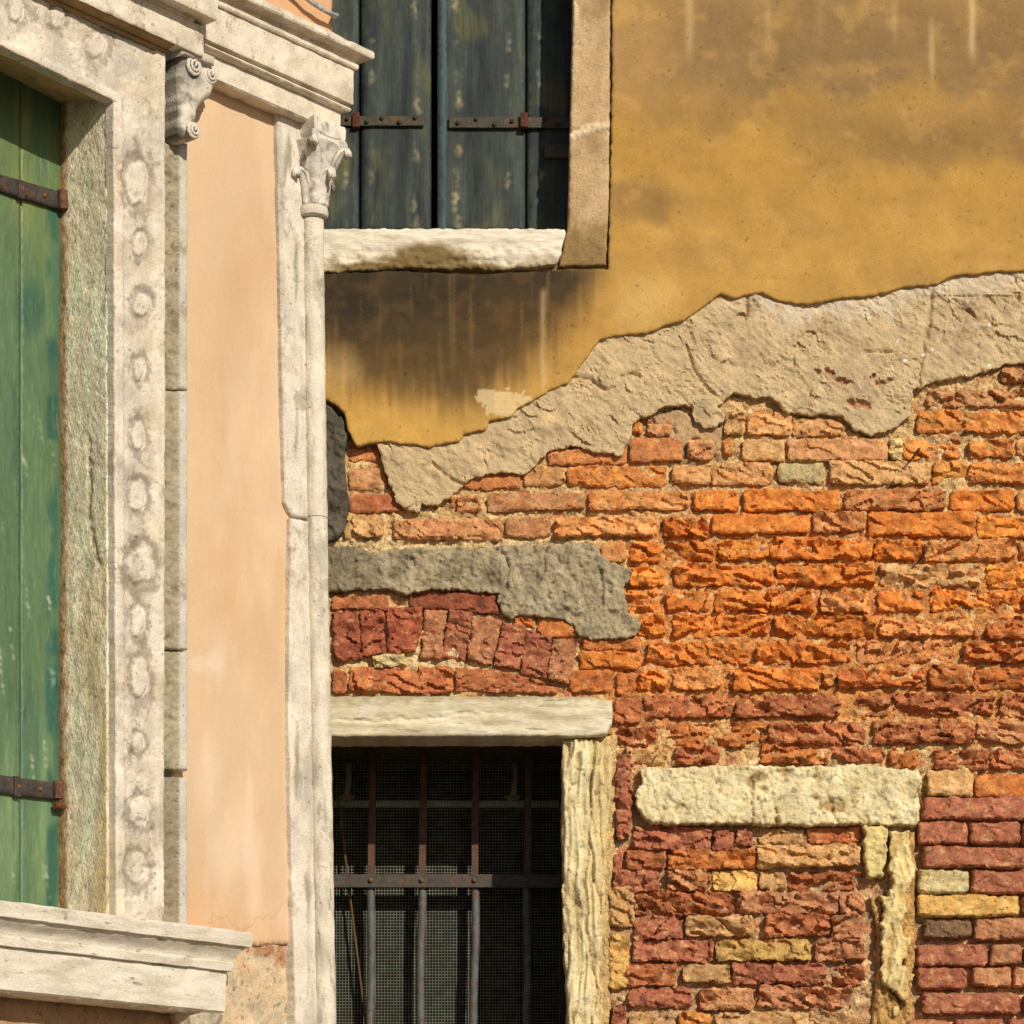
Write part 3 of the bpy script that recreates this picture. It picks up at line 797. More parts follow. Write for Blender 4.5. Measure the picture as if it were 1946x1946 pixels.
def sill_t(px, py, s, t, h):
    n = len(px)
    c = C((228, 214, 186), n)
    c = mixc(c, (190, 176, 150), np.clip(fbm(s * 8, t * 50, 141, 4) * 1.4, 0, .7))
    e = sstep(478, 512, py + fbm(s * 16, t * 20, 142, 4) * 34)
    c = mixc(c, (150, 130, 92), e * 0.6)
    m = blob(px, py, 815, 500, 75, 34, .4) + blob(px, py, 700, 512, 60, 12, .5) + blob(px, py, 900, 512, 60, 10, .5)
    c = mixc(c, (116, 92, 52), np.clip(m * 1.2 + fbm(s * 30, t * 30, 143) * .4, 0, .92) * (m > .05))
    c = mixc(c, (228, 216, 192), np.clip(fbm(s * 30, t * 30, 144, 4) * 2 - .6, 0, .8) * sstep(880, 930, px))
    return c
slab('window_sill', R, [(560, 433), (1075, 434), (1073, 450), (1066, 480), (1056, 500), (1000, 508), (930, 512), (860, 510), (780, 508), (700, 512), (640, 516), (560, 516)], 0.036, -0.30, 'layered_stone', BR,
     sill_h, sill_t, res=0.0045, jag=0.004, jfreq=35, rnd=0.005)

SW = -0.13
def un_r(px, py, wv): return R.un(px, py, wv)
def plank(name, parent, x0, x1, y0, y1, wv, tfn, material='dark_paint', plane=R, thick=0.03, res=0.012):
    return slab(name, plane, [(x0, y0), (x1, y0), (x1, y1), (x0, y1)], wv, wv - thick, material, parent,
                lambda s, t, d: fbm(s * 30, t * 2.5, 151 + SEED[0], 3) * 0.0016, tfn, res=res, rnd=0.004)
def shut_t(x_off, dk):
    def f(px, py, s, t, h):
        n = len(px)
        c = C((50, 58, 52), n)
        st = fbm(s * 40, t * 2.2, 161, 4)
        c = mixc(c, (72, 76, 66), np.clip(st * 1.6, 0, .8) * (1 - dk))
        c = mixc(c, (36, 42, 44), np.clip(fbm(s * 16, t * 3.0, 163, 4) * 2.0, 0, .9))
        c = mixc(c, (92, 88, 52), np.clip(fbm(s * 9, t * 5, 165, 3) * 1.7 - .4, 0, .6))
        # nail runs: pale lozenges in two files per board
        for nx in (655, 705, 790, 869, 965, 1025):
            for ny in (15, 80, 150, 195, 285, 340, 385, 425):
                k = blob(px + fbm(s * 40, t * 40, 167) * 6, py, nx + (ny % 7) - 3, ny + (nx % 11) - 5, 3.5, 13 + (nx * ny) % 9, .5)
                c = mixc(c, (186, 164, 116), k * (0.12 + ((nx * 7 + ny * 13) % 10) / 14))
        return c
    return f
def leaf(x0, xj, x1, wv, edge_tint):
    a = R.un(x0, 0, wv); b = R.un(x1, 0, wv); z0 = R.un(0, 440, wv)[1]; z1 = R.un(0, -340, wv)[1]
    lf = box('shutter', R, a[0] + .01, b[0] - .01, z0 + .01, z1, wv - 0.05, wv - 0.032, 'dark_paint', BR, (40, 44, 38))
    plank('plank', lf, x0, xj - 2, -340, 440, wv, shut_t(0, 0))
    plank('plank', lf, xj + 2, x1, -340, 440, wv - 0.002, shut_t(0, .3))
    return lf
lfA = leaf(545, 684, 819, SW, None)
lfB = leaf(831, 1000, 1100, SW - 0.008, None)
# edge strip where the right leaf laps; sky light painted in as blue-grey
plank('lap_strip', lfB, 831, 851, -340, 440, SW - 0.004, (58, 74, 72))
def strap(parent, x0, x1, y0, y1, wv, riv, tint=(58, 54, 36)):
    a = R.un(x0, y1, wv); b = R.un(x1, y0, wv)
    o = box('strap_hinge', R, a[0], b[0], a[1], b[1], wv, wv + 0.008, 'iron', parent, tint)
    for (rx, ry) in riv:
        s, t = R.un(rx, ry, wv)
        P = R.pt(s, t, wv + 0.008)
        rv = tube('rivet', [P + np.array([0, .002, 0]), P + np.array([0, -.004, 0]), P + np.array([0, -.007, 0])], [0.007, 0.006, 0.002], 'rust', parent, (70, 52, 32), 8)
strap(lfA, 560, 806, 222, 241, SW + 0.001, [(660, 229), (697, 234), (726, 227), (759, 235), (789, 226)])
strap(lfB, 853, 1100, 224, 245, SW - 0.004, [(870, 236), (905, 229), (940, 239), (973, 233), (1035, 231), (1058, 240)])
for x in (677, 996):
    s, t = R.un(x, 232, SW)
    lfX = lfA if x < 800 else lfB
    box('knuckle', R, s - .010, s + .010, t - .020, t + .020, SW, SW + .018, 'rust', lfX, (84, 46, 32))
s, t = R.un(1056, 288, SW)
box('latch_plate', R, s - .032, s + .05, t - .018, t + .018, SW - .008, SW + .006, 'iron', lfB, (62, 60, 46))
# dark room behind
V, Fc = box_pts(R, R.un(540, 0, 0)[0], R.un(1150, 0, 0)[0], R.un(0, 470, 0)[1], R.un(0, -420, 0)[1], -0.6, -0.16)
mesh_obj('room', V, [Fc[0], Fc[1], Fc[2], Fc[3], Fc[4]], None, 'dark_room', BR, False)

# ---- lower window: lintel, jamb, reveal, grille
def lint_h(s, t, d):
    P = R.pt(s, t, 0.03); px, py = proj(P)
    h = fbm(s * 7, t * 40, 171, 4) * 0.004 + fbm(s * 40, t * 60, 172, 3) * 0.0012
    c1 = pline(px, py + fbm(s * 18, 0 * t, 173) * 10, [(600, 1368), (700, 1372), (800, 1366), (880, 1358), (960, 1352)])
    h = h - 0.006 * np.exp(-(c1 / 2.2) ** 2)
    h = h - 0.008 * sstep(1338, 1326, py + fbm(s * 20, t * 20, 174) * 8)
    return h
def lint_t(px, py, s, t, h):
    c = C((214, 198, 162), len(px))
    c = mixc(c, (176, 160, 124), np.clip(fbm(s * 6, t * 45, 181, 4) * 1.6, 0, .7))
    c = mixc(c, (220, 208, 180), np.clip(fbm(s * 9, t * 12, 182, 4) * 1.4, 0, .7))
    return mixc(c, (150, 134, 96), (1 - sstep(1326, 1342, py + fbm(s * 30, t * 30, 183) * 10)) * .6)
slab('window_lintel', R, [(560, 1322), (800, 1321), (1000, 1322), (1120, 1322), (1163, 1330), (1164, 1372), (1154, 1394), (1120, 1399), (900, 1399), (560, 1400)], 0.034, -0.11, 'layered_stone', BR,
     lint_h, lint_t, res=0.005, jag=0.0025, jfreq=30, rnd=0.006)
def jamb_h(s, t, d):
    wv = s + fbm(s * 6, t * 5, 191, 3) * 0.012
    r = ridged(wv * 38, t * 2.6, 192, 2)
    h = (r - 0.8) * 0.020 + (ridged(wv * 85, t * 5, 199, 2) - .75) * 0.007 + fbm(s * 50, t * 25, 193, 3) * 0.002 + facets(s * 40, t * 20, 189, .8, .8) * .004
    P = R.pt(s, t, 0.02); px, py = proj(P)
    brk = np.clip(fbm(s * 16, t * 9, 194, 3) * 1.8 - 0.2, 0, 1)
    h = h - np.clip(ridged(s * 14 + fbm(s * 4, t * 3, 195) * .5, t * 1.3, 196, 1) - 0.86, 0, 1) * 0.09
    return h - brk * 0.006 - sstep(1125, 1160, px) * 0.010
def jamb_t(px, py, s, t, h):
    c = C((224, 206, 158), len(px))
    c = mixc(c, (186, 160, 106), np.clip(-(h + 0.004) * 90, 0, .55))
    return mixc(c, (210, 184, 124), sstep(1105, 1150, px + fbm(s * 12, t * 6, 197) * 30) * .6)
slab('window_jamb', R, [(1072, 1404), (1090, 1402), (1130, 1404), (1158, 1414), (1168, 1436), (1164, 1480), (1158, 1540), (1153, 1620), (1150, 1700), (1146, 1760), (1140, 1850), (1140, 1905), (1150, 1925), (1136, 1990),
     (1078, 1990), (1078, 1920), (1074, 1860), (1071, 1780), (1069, 1700), (1070, 1640), (1067, 1580), (1068, 1500), (1068, 1430)], 0.018, -0.10, 'worn_stone', BR,
     jamb_h, jamb_t, res=0.0042, jag=0.004, jfreq=30, rnd=0.007)
slab('mortar_strip', R, [(1120, 1400), (1172, 1395), (1174, 1500), (1168, 1620), (1160, 1700), (1160, 1990), (1100, 1990)], -0.006, -0.08, 'mortar', BR,
     lambda s, t, d: fbm(s * 20, t * 12, 198, 4) * 0.006, (196, 162, 106), res=0.006, jag=0.004, rnd=0.006)
GW = -0.36   # grille plane
xr = R.un(1084, 0, 0)[0]; xl = R.un(540, 0, 0)[0]
zt = R.un(0, 1397, 0)[1]; zb = 1.9
def quad(name, P, material, tint, parent=BR):
    return mesh_obj(name, P, [tuple(range(len(P)))], np.array(tint, float), material, parent, False)
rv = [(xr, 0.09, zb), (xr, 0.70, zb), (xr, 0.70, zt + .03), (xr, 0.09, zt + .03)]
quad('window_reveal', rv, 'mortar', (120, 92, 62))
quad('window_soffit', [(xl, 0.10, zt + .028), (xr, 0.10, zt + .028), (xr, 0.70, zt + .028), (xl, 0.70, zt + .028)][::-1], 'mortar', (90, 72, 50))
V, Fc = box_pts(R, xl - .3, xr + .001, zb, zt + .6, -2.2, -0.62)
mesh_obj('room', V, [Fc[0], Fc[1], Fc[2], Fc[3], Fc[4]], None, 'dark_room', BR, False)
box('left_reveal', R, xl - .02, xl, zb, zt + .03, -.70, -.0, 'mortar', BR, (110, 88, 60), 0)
# timber casement with wire netting behind the bars
def at(px, py, wv):
    s, t = R.un(px, py, wv); return s, t
MW = -0.44
s0, _ = at(560, 0, MW); s1, _ = at(1095, 0, MW); _, zr1 = at(0, 1440, MW); _, zr0 = at(0, 1418, MW)
frm = box('casement', R, s0, s1, zr1, zr0 + .03, MW - .03, MW + .02, 'green_paint', BR, (56, 66, 44))
sx, _ = at(1062, 0, MW)
box('stile', R, sx, s1, zb, zr1, MW - .03, MW + .015, 'dark_paint', frm, (52, 46, 34))
# wire netting
Vs = []; Fs = []
def wire(p, q, r=0.0007):
    b = len(Vs); p = np.array(p); q = np.array(q)
    if abs(p[0] - q[0]) < 1e-6: ax, ay = np.array([r, 0, 0]), np.array([0, r, 0])
    else: ax, ay = np.array([0, 0, r]), np.array([0, r, 0])
    for e in (p, q):
        for k in ((1, 1), (-1, 1), (-1, -1), (1, -1)): Vs.append(e + ax * k[0] + ay * k[1])
    for j in range(4):
        k = (j + 1) % 4; Fs.append((b + j, b + k, b + 4 + k, b + 4 + j))
sp = 0.0086
x = s0
while x < sx:
    wire((x, -MW, zb), (x + rng.uniform(-.001, .001) * 0, -MW, zr1)); x += sp
z = zb
while z < zr1:
    wire((s0, -MW + .002, z), (sx, -MW + .002, z)); z += sp
nt_ = mesh_obj('wire_netting', Vs, Fs, np.array((112, 116, 98), float), 'iron', BR, False)
# curtain rod with two ties
_, zrod = at(0, 1528, MW - .06)
rod = tube('curtain_rod', [(s0, -MW + .06, zrod), (s1, -MW + .06, zrod)], 0.011, 'green_paint', BR, (176, 190, 156), 10)
for cx in (662, 978):
    a, za = at(cx, 1452, MW - .045); b, zb2 = at(cx - 3, 1518, MW - .045)
    tube('cloth_tie', [(a, -MW + .04, za), (a + .002, -MW + .038, za - .04), (b, -MW + .044, zb2)], [0.010, 0.009, 0.011], 'stone', rod, (176, 160, 112), 4)
    tube('tie_knot', [(b - .022, -MW + .045, zb2 + .004), (b, -MW + .04, zb2), (b + .022, -MW + .045, zb2 + .006)], [0.004, 0.010, 0.004], 'stone', rod, (170, 152, 104), 6)
# grille
a, zc = at(0, 1675, GW)
sL, _ = at(570, 0, GW); sR, _ = at(1086, 0, GW)
gr = box('window_grille', R, sL, sR, zc - .019, zc + .019, GW, GW + .012, 'iron', BR, (64, 58, 48))
for cu, cl in ((610, 603), (709, 702), (806, 798), (905, 900), (1004, 1000)):
    xu, zu = at(cu, 1405, GW - .008); xm, _ = at((cu + cl) / 2, 1675, GW - .008); xd, _ = at(cl, 1990, GW - .008)
    n = 9
    pts = [(xu + (xm - xu) * i / n + fbm(np.array([i * .7]), np.array([cu * .1]), 5)[0] * .001, -GW + .010, zt + .05 + (zc - zt - .05) * i / n) for i in range(n + 1)]
    tube('bar', pts, 0.0135, 'iron', gr, (76, 50, 32), 4, smooth=False)
    pts = [(xm + (xd - xm) * i / n + math.sin(i * 1.1 + cu) * .003, -GW + .010, zc + (zb - zc) * i / n) for i in range(n + 1)]
    tube('bar', pts, 0.0125, 'iron', gr, (84, 84, 80), 8, smooth=True)
    xq, zq = at((cu + cl) / 2 - 1, 1673, GW + .012)
    tube('rivet', [(xq, -GW - .010, zq), (xq, -GW - .017, zq), (xq, -GW - .021, zq)], [0.008, 0.007, 0.003], 'rust', gr, (110, 84, 60), 8)
# cane leaning inside
p0, z0_ = at(662, 1680, GW - .03); p1, z1_ = at(697, 1960, GW - .03)
st = tube('garden_cane', [(p0 - .03, -GW + .045, z0_ + .25), (p0, -GW + .04, z0_), (p1, -GW + .03, z1_), (p1 + .03, -GW + .03, zb)], 0.0036, 'stone', None, (92, 70, 42), 8)
st['label'] = 'thin brown cane leaning behind the bars of the dark barred window'; st['category'] = 'cane'

# ---- bricked-up opening: head stone and the remains of its jamb
def head_h(s, t, d):
    P = R.pt(s, t, 0.03); px, py = proj(P)
    h = facets(s * 30, t * 34, 200, .9, .7) * .005 + facets(s * 80, t * 80, 204, .9, .7) * .0025 + fbm(s * 12, t * 14, 201, 4) * 0.004 - np.clip(fbm(s * 26, t * 26, 202, 4, .6) * 1.8 - .3, 0, 1) * 0.010
    for pl in ([(1430, 1480), (1428, 1520), (1431, 1565)], [(1472, 1530), (1476, 1566)], [(1646, 1545), (1650, 1568)], [(1580, 1535), (1590, 1560)]):
        h = h - 0.010 * np.exp(-(pline(px + fbm(s * 40, t * 40, 203) * 6, py, pl) / 3) ** 2)
    for cx, cy, rx, ry in ((1440, 1476, 16, 10), (1425, 1486, 10, 8), (1490, 1468, 16, 8), (1585, 1530, 24, 14), (1450, 1500, 8, 6)):
        h = h - 0.012 * blob(px, py, cx, cy, rx, ry, .5)
    return h
def head_t(px, py, s, t, h):
    c = C((222, 202, 152), len(px))
    c = mixc(c, (198, 176, 122), np.clip(fbm(s * 10, t * 10, 205, 4) * 1.5, 0, .8))
    c = mixc(c, (228, 212, 166), np.clip(fbm(s * 22, t * 16, 206, 4) * 1.5, 0, .8))
    return mixc(c, (150, 116, 70), np.clip(-(h + .006) * 110, 0, .7))
slab('head_stone', R, [(1212, 1462), (1228, 1458), (1300, 1458), (1420, 1455), (1520, 1456), (1620, 1452), (1690, 1456), (1720, 1462), (1745, 1462), (1752, 1475), (1746, 1500), (1748, 1560), (1740, 1567),
     (1640, 1566), (1560, 1566), (1470, 1567), (1400, 1564), (1330, 1566), (1240, 1564), (1222, 1550), (1207, 1525), (1210, 1500), (1222, 1480)], 0.026, -0.05, 'worn_stone', BR,
     head_h, head_t, res=0.0042, jag=0.007, jfreq=45, rnd=0.005)
Z6 = lambda pts: [(1600 + a / 3.864, 1446 + b / 3.864) for a, b in pts]
slab('jamb_stone', R, Z6([(160, 478), (300, 475), (345, 530), (335, 600), (320, 760), (300, 850), (210, 850), (175, 790), (160, 640)]), 0.022, -0.04, 'worn_stone', BR, head_h, (214, 188, 124),
     res=0.0042, jag=0.010, jfreq=50, rnd=0.005)
def spall_h(s, t, d):
    return facets(s * 40, t * 30, 210, .9, .9) * .007 + fbm(s * 16, t * 12, 211, 4) * 0.007 + (ridged(s * 26, t * 8, 212, 2) - .75) * 0.016
slab('jamb_stone', R, Z6([(352, 512), (430, 520), (500, 512), (500, 680), (540, 780), (530, 860), (500, 905), (470, 965), (478, 1100), (430, 1200), (450, 1290), (500, 1300), (485, 1420), (440, 1500), (480, 1520), (528, 1570),
     (490, 1670), (480, 1780), (450, 1760), (415, 1700), (380, 1690), (285, 1600), (300, 1400), (292, 1200), (310, 1090), (285, 990), (340, 990), (375, 900), (360, 760)]), 0.026, -0.04, 'worn_stone', BR,
     spall_h, lambda px, py, s, t, h: mixc(C((226, 200, 138), len(px)), (190, 152, 88), np.clip(-h * 80, 0, .7)), res=0.0042, jag=0.009, jfreq=55, rnd=0.004)
slab('jamb_stone', R, Z6([(200, 1000), (290, 1000), (300, 1250), (290, 1590), (430, 1780), (540, 1500), (535, 520), (500, 520), (350, 900), (540, 1900), (440, 1960), (220, 1960), (240, 1700), (270, 1500), (255, 1200)]),
     0.000, -0.04, 'mortar', BR, spall_h, (192, 148, 86), res=0.0055, jag=0.004, jfreq=45, rnd=0.006)
slab('jamb_stone', R, Z6([(370, 1800), (425, 1800), (430, 1860), (380, 1885)]), 0.012, -0.04, 'worn_stone', BR, spall_h, (214, 190, 118), res=0.004, jag=0.003, rnd=0.005, smooth_corners=1)

# ---- iron nails in the brickwork that throw slanting shadows
for (nx, ny, ln_) in ((1735, 869, .06), (1748, 1062, .06)):
    s, t = R.un(nx, ny, 0)
    tube('nail', [(s, .02, t), (s + .004, -.03, t + .003), (s + .008, -ln_, t + .006)], [0.0035, 0.003, 0.003], 'rust', BR, (90, 56, 36), 6)

# ================================================================== pale building on the left
LB = thing('palace_building', 'pale stone palace corner with peach wall, carved window surround and moulded cornice', 'building', (Lp.o[0], Lp.o[1], 0))

def peach_t(px, py, s, t, h):
    c = C((228, 192, 150), len(px))
    c = mixc(c, (222, 180, 134), np.clip(fbm(s * 3, t * 1.6, 221, 4) * 1.5, 0, .8))
    c = mixc(c, (240, 212, 180), np.clip(fbm(s * 9, t * 2.2, 222, 4) * 1.8 - .3, 0, .8) * sstep(1150, 1300, py))
    c = mixc(c, (240, 214, 182), (blob(px, py, 380, 1262, 20, 16, .5) + blob(px, py, 408, 1255, 14, 22, .5) + blob(px, py, 395, 1480, 22, 70, .7) + blob(px, py, 425, 1620, 28, 60, .7)) * .55)
    c = mixc(c, (224, 172, 122), (sstep(1640, 1780, py + fbm(s * 8, t * 8, 223) * 60)) * .6)
    return c
slab('plaster_wall', Lp, [(330, 40), (400, 120), (585, 190), (585, 1792), (478, 1797), (330, 1790)], 0.0, -0.03, 'peach_plaster', LB,
     lambda s, t, d: fbm(s * 4, t * 3, 224, 3) * 0.003, peach_t, res=0.010, jag=0.006, jfreq=30, rnd=0.004)
def lowp_t(px, py, s, t, h):
    c = C((226, 196, 154), len(px))
    c = mixc(c, (214, 170, 128), np.clip(fbm(s * 12, t * 14, 231, 4) * 1.8 - .2, 0, .7))
    c = mixc(c, (204, 190, 156), np.clip(fbm(s * 14, t * 12, 232, 4) * 1.8 - .1, 0, .8))
    c = mixc(c, (176, 124, 80), (1 - sstep(300, 380, px)) * .6)
    return mixc(c, (186, 122, 82), np.clip((blob(px, py, 500, 1806, 30, 12, .6) + blob(px, py, 535, 1818, 12, 20, .6)) * (.7 + fbm(s * 40, t * 40, 236, 4)), 0, .8))
slab('plaster_wall', Lp, [(-260, 1850), (325, 1870), (325, 1750), (585, 1750), (590, 2010), (-260, 2010)], -0.010, -0.05, 'worn_stone', LB,
     lambda s, t, d: fbm(s * 10, t * 12, 233, 4) * 0.009, lowp_t, res=0.007, rnd=0)
slab('plaster_wall', Lp, [(-260, 2000), (632, 2000), (650, 3500), (-260, 3700)], -0.010, -0.6, 'peach_plaster', LB, None, (214, 178, 136), res=0.08, rnd=0)
# upper wall above the cornice
slab('plaster_wall', Lp, [(300, -900), (645, -900), (640, -120), (634, -10), (632, 100), (330, -10)], 0.0, -0.6, 'peach_plaster', LB,
     lambda s, t, d: fbm(s * 12, t * 14, 235, 4) * 0.004, lambda px, py, s, t, h: C((228, 176, 128), len(px)), res=0.012, rnd=0.004)

# --- stone surround of the green-shuttered window
W1 = 0.06
BOSS = [(262, 345, 21, 42, .8), (268, 463, 12, 20, 1), (272, 578, 15, 23, 1), (266, 700, 11, 22, 1), (265, 828, 12, 28, 1), (263, 942, 15, 30, 1), (268, 1072, 25, 36, 1), (264, 1180, 13, 30, 1),
        (267, 1290, 15, 42, 1), (264, 1412, 12, 18, 1), (266, 1540, 18, 28, 1), (262, 1650, 18, 30, .6), (33, 18, 12, 22, 1), (110, 32, 14, 22, .8), (187, 86, 17, 24, 1)]
def sur_x(py): return 217 + (py - 193) * 0.0028
def sur_h(s, t, d):
    P = Lp.pt(s, t, W1); px, py = proj(P)
    h = fbm(s * 18, t * 18, 241, 4) * 0.0018 - np.clip(facets(s * 55, t * 55, 240, .8, .9) * 1.2 - .25, 0, 1) * .004
    low_line = 193 + (px - 217) * 0.471           # lower edge of lintel
    lin_d = low_line - py                         # pixels above it
    x_in = px - sur_x(py); x_out = 316 - px
    edge = np.minimum(np.where(py > low_line, x_in, 999), np.where(px < 300, np.maximum(lin_d, x_in), 999))
    edge = np.where((lin_d > 0) & (px < 217), lin_d * 0.9, np.where(lin_d > 0, np.maximum(lin_d * .9, x_in), x_in))
    edge2 = np.where(px > 250, x_out, 999)
    e = np.minimum(edge, edge2)
    panel = sstep(16, 21, e + fbm(s * 40, t * 40, 242) * 2)
    h = h - panel * 0.007
    dmg = np.clip(fbm(s * 22, t * 22, 243, 4, .6) * 1.7 - .25, 0, 1) * panel
    h = h - dmg * 0.006 * (0.5 + sstep(1180, 1500, py) * 1.4)
    ring = 0
    for cx, cy, rx, ry, k in BOSS:
        rr = np.hypot((px - cx) / rx, (py - cy) / ry) + fbm(s * 26 + cy, t * 26, 244, 3) * .3
        h = h + 0.0035 * (1 - sstep(.86, 1.0, rr)) * min(k, 1)
        h = h - 0.004 * (1 - sstep(1.15, 1.5, rr)) * (rr > .97)
    return h
def sur_t(px, py, s, t, h):
    c = C((240, 223, 196), len(px))
    c = mixc(c, (206, 194, 172), np.clip(fbm(s * 10, t * 8, 251, 4) * 1.5, 0, .7))
    pan = sstep(.002, .008, -h)
    c = mixc(c, (206, 192, 168), pan * np.clip(.35 + fbm(s * 16, t * 16, 252, 4), 0, .9))
    c = mixc(c, (222, 202, 166), np.clip(fbm(s * 7, t * 7, 253, 3) * 1.4, 0, .6))
    for cx, cy, rx, ry, k in BOSS:
        rr = np.hypot((px - cx) / rx, (py - cy) / ry) + fbm(s * 26 + cy, t * 26, 244, 3) * .3
        c = mixc(c, (234, 220, 194), (1 - sstep(.8, 1.05, rr)) * .9)
        c = mixc(c, (142, 128, 110), (sstep(.95, 1.10, rr) * (1 - sstep(1.3, 1.9, rr + fbm(s * 40, t * 40, 254, 4, .7) * .9))) * .6)
    low = sstep(1380, 1700, py) * np.clip(fbm(s * 18, t * 10, 255, 4) * 1.8 - .1, 0, .8)
    c = mixc(c, (178, 166, 140), low)
    return c
SURR = [(-420, -118), (217, 193), (219, 900), (222, 1746), (313, 1762), (315, 1200), (316, 102), (-420, -239)]
slab('window_surround', Lp, SURR, W1, W1 - .03, 'stone', LB, sur_h, sur_t, res=0.0044, jag=0.0025, jfreq=22, rnd=0.004)
# reveal (the side of the opening that faces the shutter)
ju, _ = Lp.un(218, 900, W1)
SHW = -0.135
Rv = Plane(Lp.pt(ju, 0, W1)[:2], -Lp.n, -Lp.d, 0.57)
DEP = W1 - SHW
zt_ = Lp.un(217, 193, W1)[1]; zb_ = Lp.un(222, 1760, W1)[1]
def rev_t(px, py, s, t, h):
    f = s / DEP
    c = C((186, 168, 138), len(px))
    c = mixc(c, (200, 182, 150), np.clip(fbm(s * 18, t * 5, 261, 4) * 1.6, 0, .8))
    c = mixc(c, (150, 132, 92), np.clip(fbm(s * 10, t * 3, 262, 4) * 1.5, 0, .7) * sstep(900, 1300, py))
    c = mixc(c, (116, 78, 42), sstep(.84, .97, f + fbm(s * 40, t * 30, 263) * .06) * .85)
    crk = pline(px, py, [(168, 830), (172, 920), (168, 985), (180, 1040), (190, 1075)])
    c = mixc(c, (110, 92, 62), np.exp(-(crk / 2.5) ** 2) * .7)
    return mixc(c, (150, 128, 92), blob(px, py, 200, 1690, 26, 60, .6) * .7)
def rev_h(s, t, d):
    P = Rv.pt(s, t, 0); px, py = proj(P)
    h = fbm(s * 30, t * 30, 264, 4, .65) * 0.0022 + fbm(s * 6, t * 3, 265, 3) * .003
    crk = pline(px + fbm(s * 60, t * 60, 266) * 5, py, [(168, 830), (172, 920), (168, 985), (180, 1040), (190, 1075)])
    return h - .005 * np.exp(-(crk / 3) ** 2)
slab('window_reveal', Rv, [(0.027, zb_), (DEP + .02, zb_), (DEP + .02, zt_ + .10), (0.027, zt_ + .05)], 0.0, -0.012, 'reveal_stone', LB, rev_h, rev_t, res=0.0055, rnd=0.0, px=False)
# soffit of the lintel
su0, sz0 = Lp.un(-420, -118, W1); su1, sz1 = Lp.un(217, 193, W1)
iu1, iz1 = Lp.un(112, 196, SHW); iu0, iz0 = Lp.un(-420, -84, SHW)
nu, nd = 60, 14
V = []
for i in range(nu + 1):
    for j_ in range(nd + 1):
        a = i / nu; b = j_ / nd
        uo = su0 + (su1 + .02 - su0) * a; zo = sz0 + (sz1 - sz0) * a
        ui = iu0 + (iu1 + .02 - iu0) * a; zi = iz0 + (iz1 - iz0) * a
        k = float(fbm(np.array([uo * 18]), np.array([b * 4]), 271)[0]) * .002
        V.append(Lp.pt(uo * (1 - b) + ui * b, zo * (1 - b) + zi * b + k + .001, W1 * (1 - b) + SHW * b))
ii, jj = np.meshgrid(np.arange(nu), np.arange(nd), indexing='ij')
a = (ii * (nd + 1) + jj).ravel(); b = a + 1; c_ = a + nd + 1; d_ = c_ + 1
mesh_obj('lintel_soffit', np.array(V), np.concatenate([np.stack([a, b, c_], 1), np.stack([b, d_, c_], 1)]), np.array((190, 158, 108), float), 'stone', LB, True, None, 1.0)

# --- green shutters
def green_t(px, py, s, t, h):
    n = len(px)
    c = C((92, 118, 80), n)
    c = mixc(c, (72, 106, 80), np.clip(fbm(s * 12, t * 1.6, 281, 4) * 1.8, 0, .8))
    c = mixc(c, (136, 140, 72), (1 - sstep(330, 620, py + fbm(s * 6, t * 4, 282) * 120)) * np.clip(.35 + fbm(s * 9, t * 3, 283), 0, .7))
    c = mixc(c, (124, 146, 100), sstep(1250, 1500, py) * np.clip(.3 + fbm(s * 20, t * 2, 284), 0, .7))
    c = mixc(c, (38, 84, 70), blob(px, py, 58, 585, 24, 50, .5) * .5)
    strip = sstep(84, 94, px) * (1 - sstep(104, 116, px)) * np.clip(fbm(s * 8, t * 7, 285, 3) * 3 + .1, 0, .6)
    c = mixc(c, (34, 84, 74), strip)
    sc = np.clip(fbm(s * 70 + t * 9, t * 6, 286, 4) * 3 - 1.6, 0, .8) * sstep(700, 900, py)
    return mixc(c, (190, 200, 160), sc)
sb = Lp.un(0, 1760, SHW)[1]
shb = box('shutter', Lp, Lp.un(-420, 900, SHW)[0], Lp.un(112, 900, SHW)[0], sb, Lp.un(0, 60, SHW)[1], SHW - .05, SHW - .031, 'green_paint', LB, (50, 70, 44))
for xa, xb in ((-250, -155.6), (-154.4, -58.6), (-57.4, 38.6), (39.6, 121)):
    o = slab('plank', Lp, [(xa, xa * 0.3 + 90), (xb, xb * 0.3 + 100), (xb - (7 if xb > 100 else 0), 1760), (xa, 1760)], SHW + rng.uniform(-.001, .001), SHW - .03, 'green_paint', shb,
             lambda s, t, d: fbm(s * 26, t * 2.2, 291, 3) * 0.0016, green_t, res=0.009, rnd=0.0012)
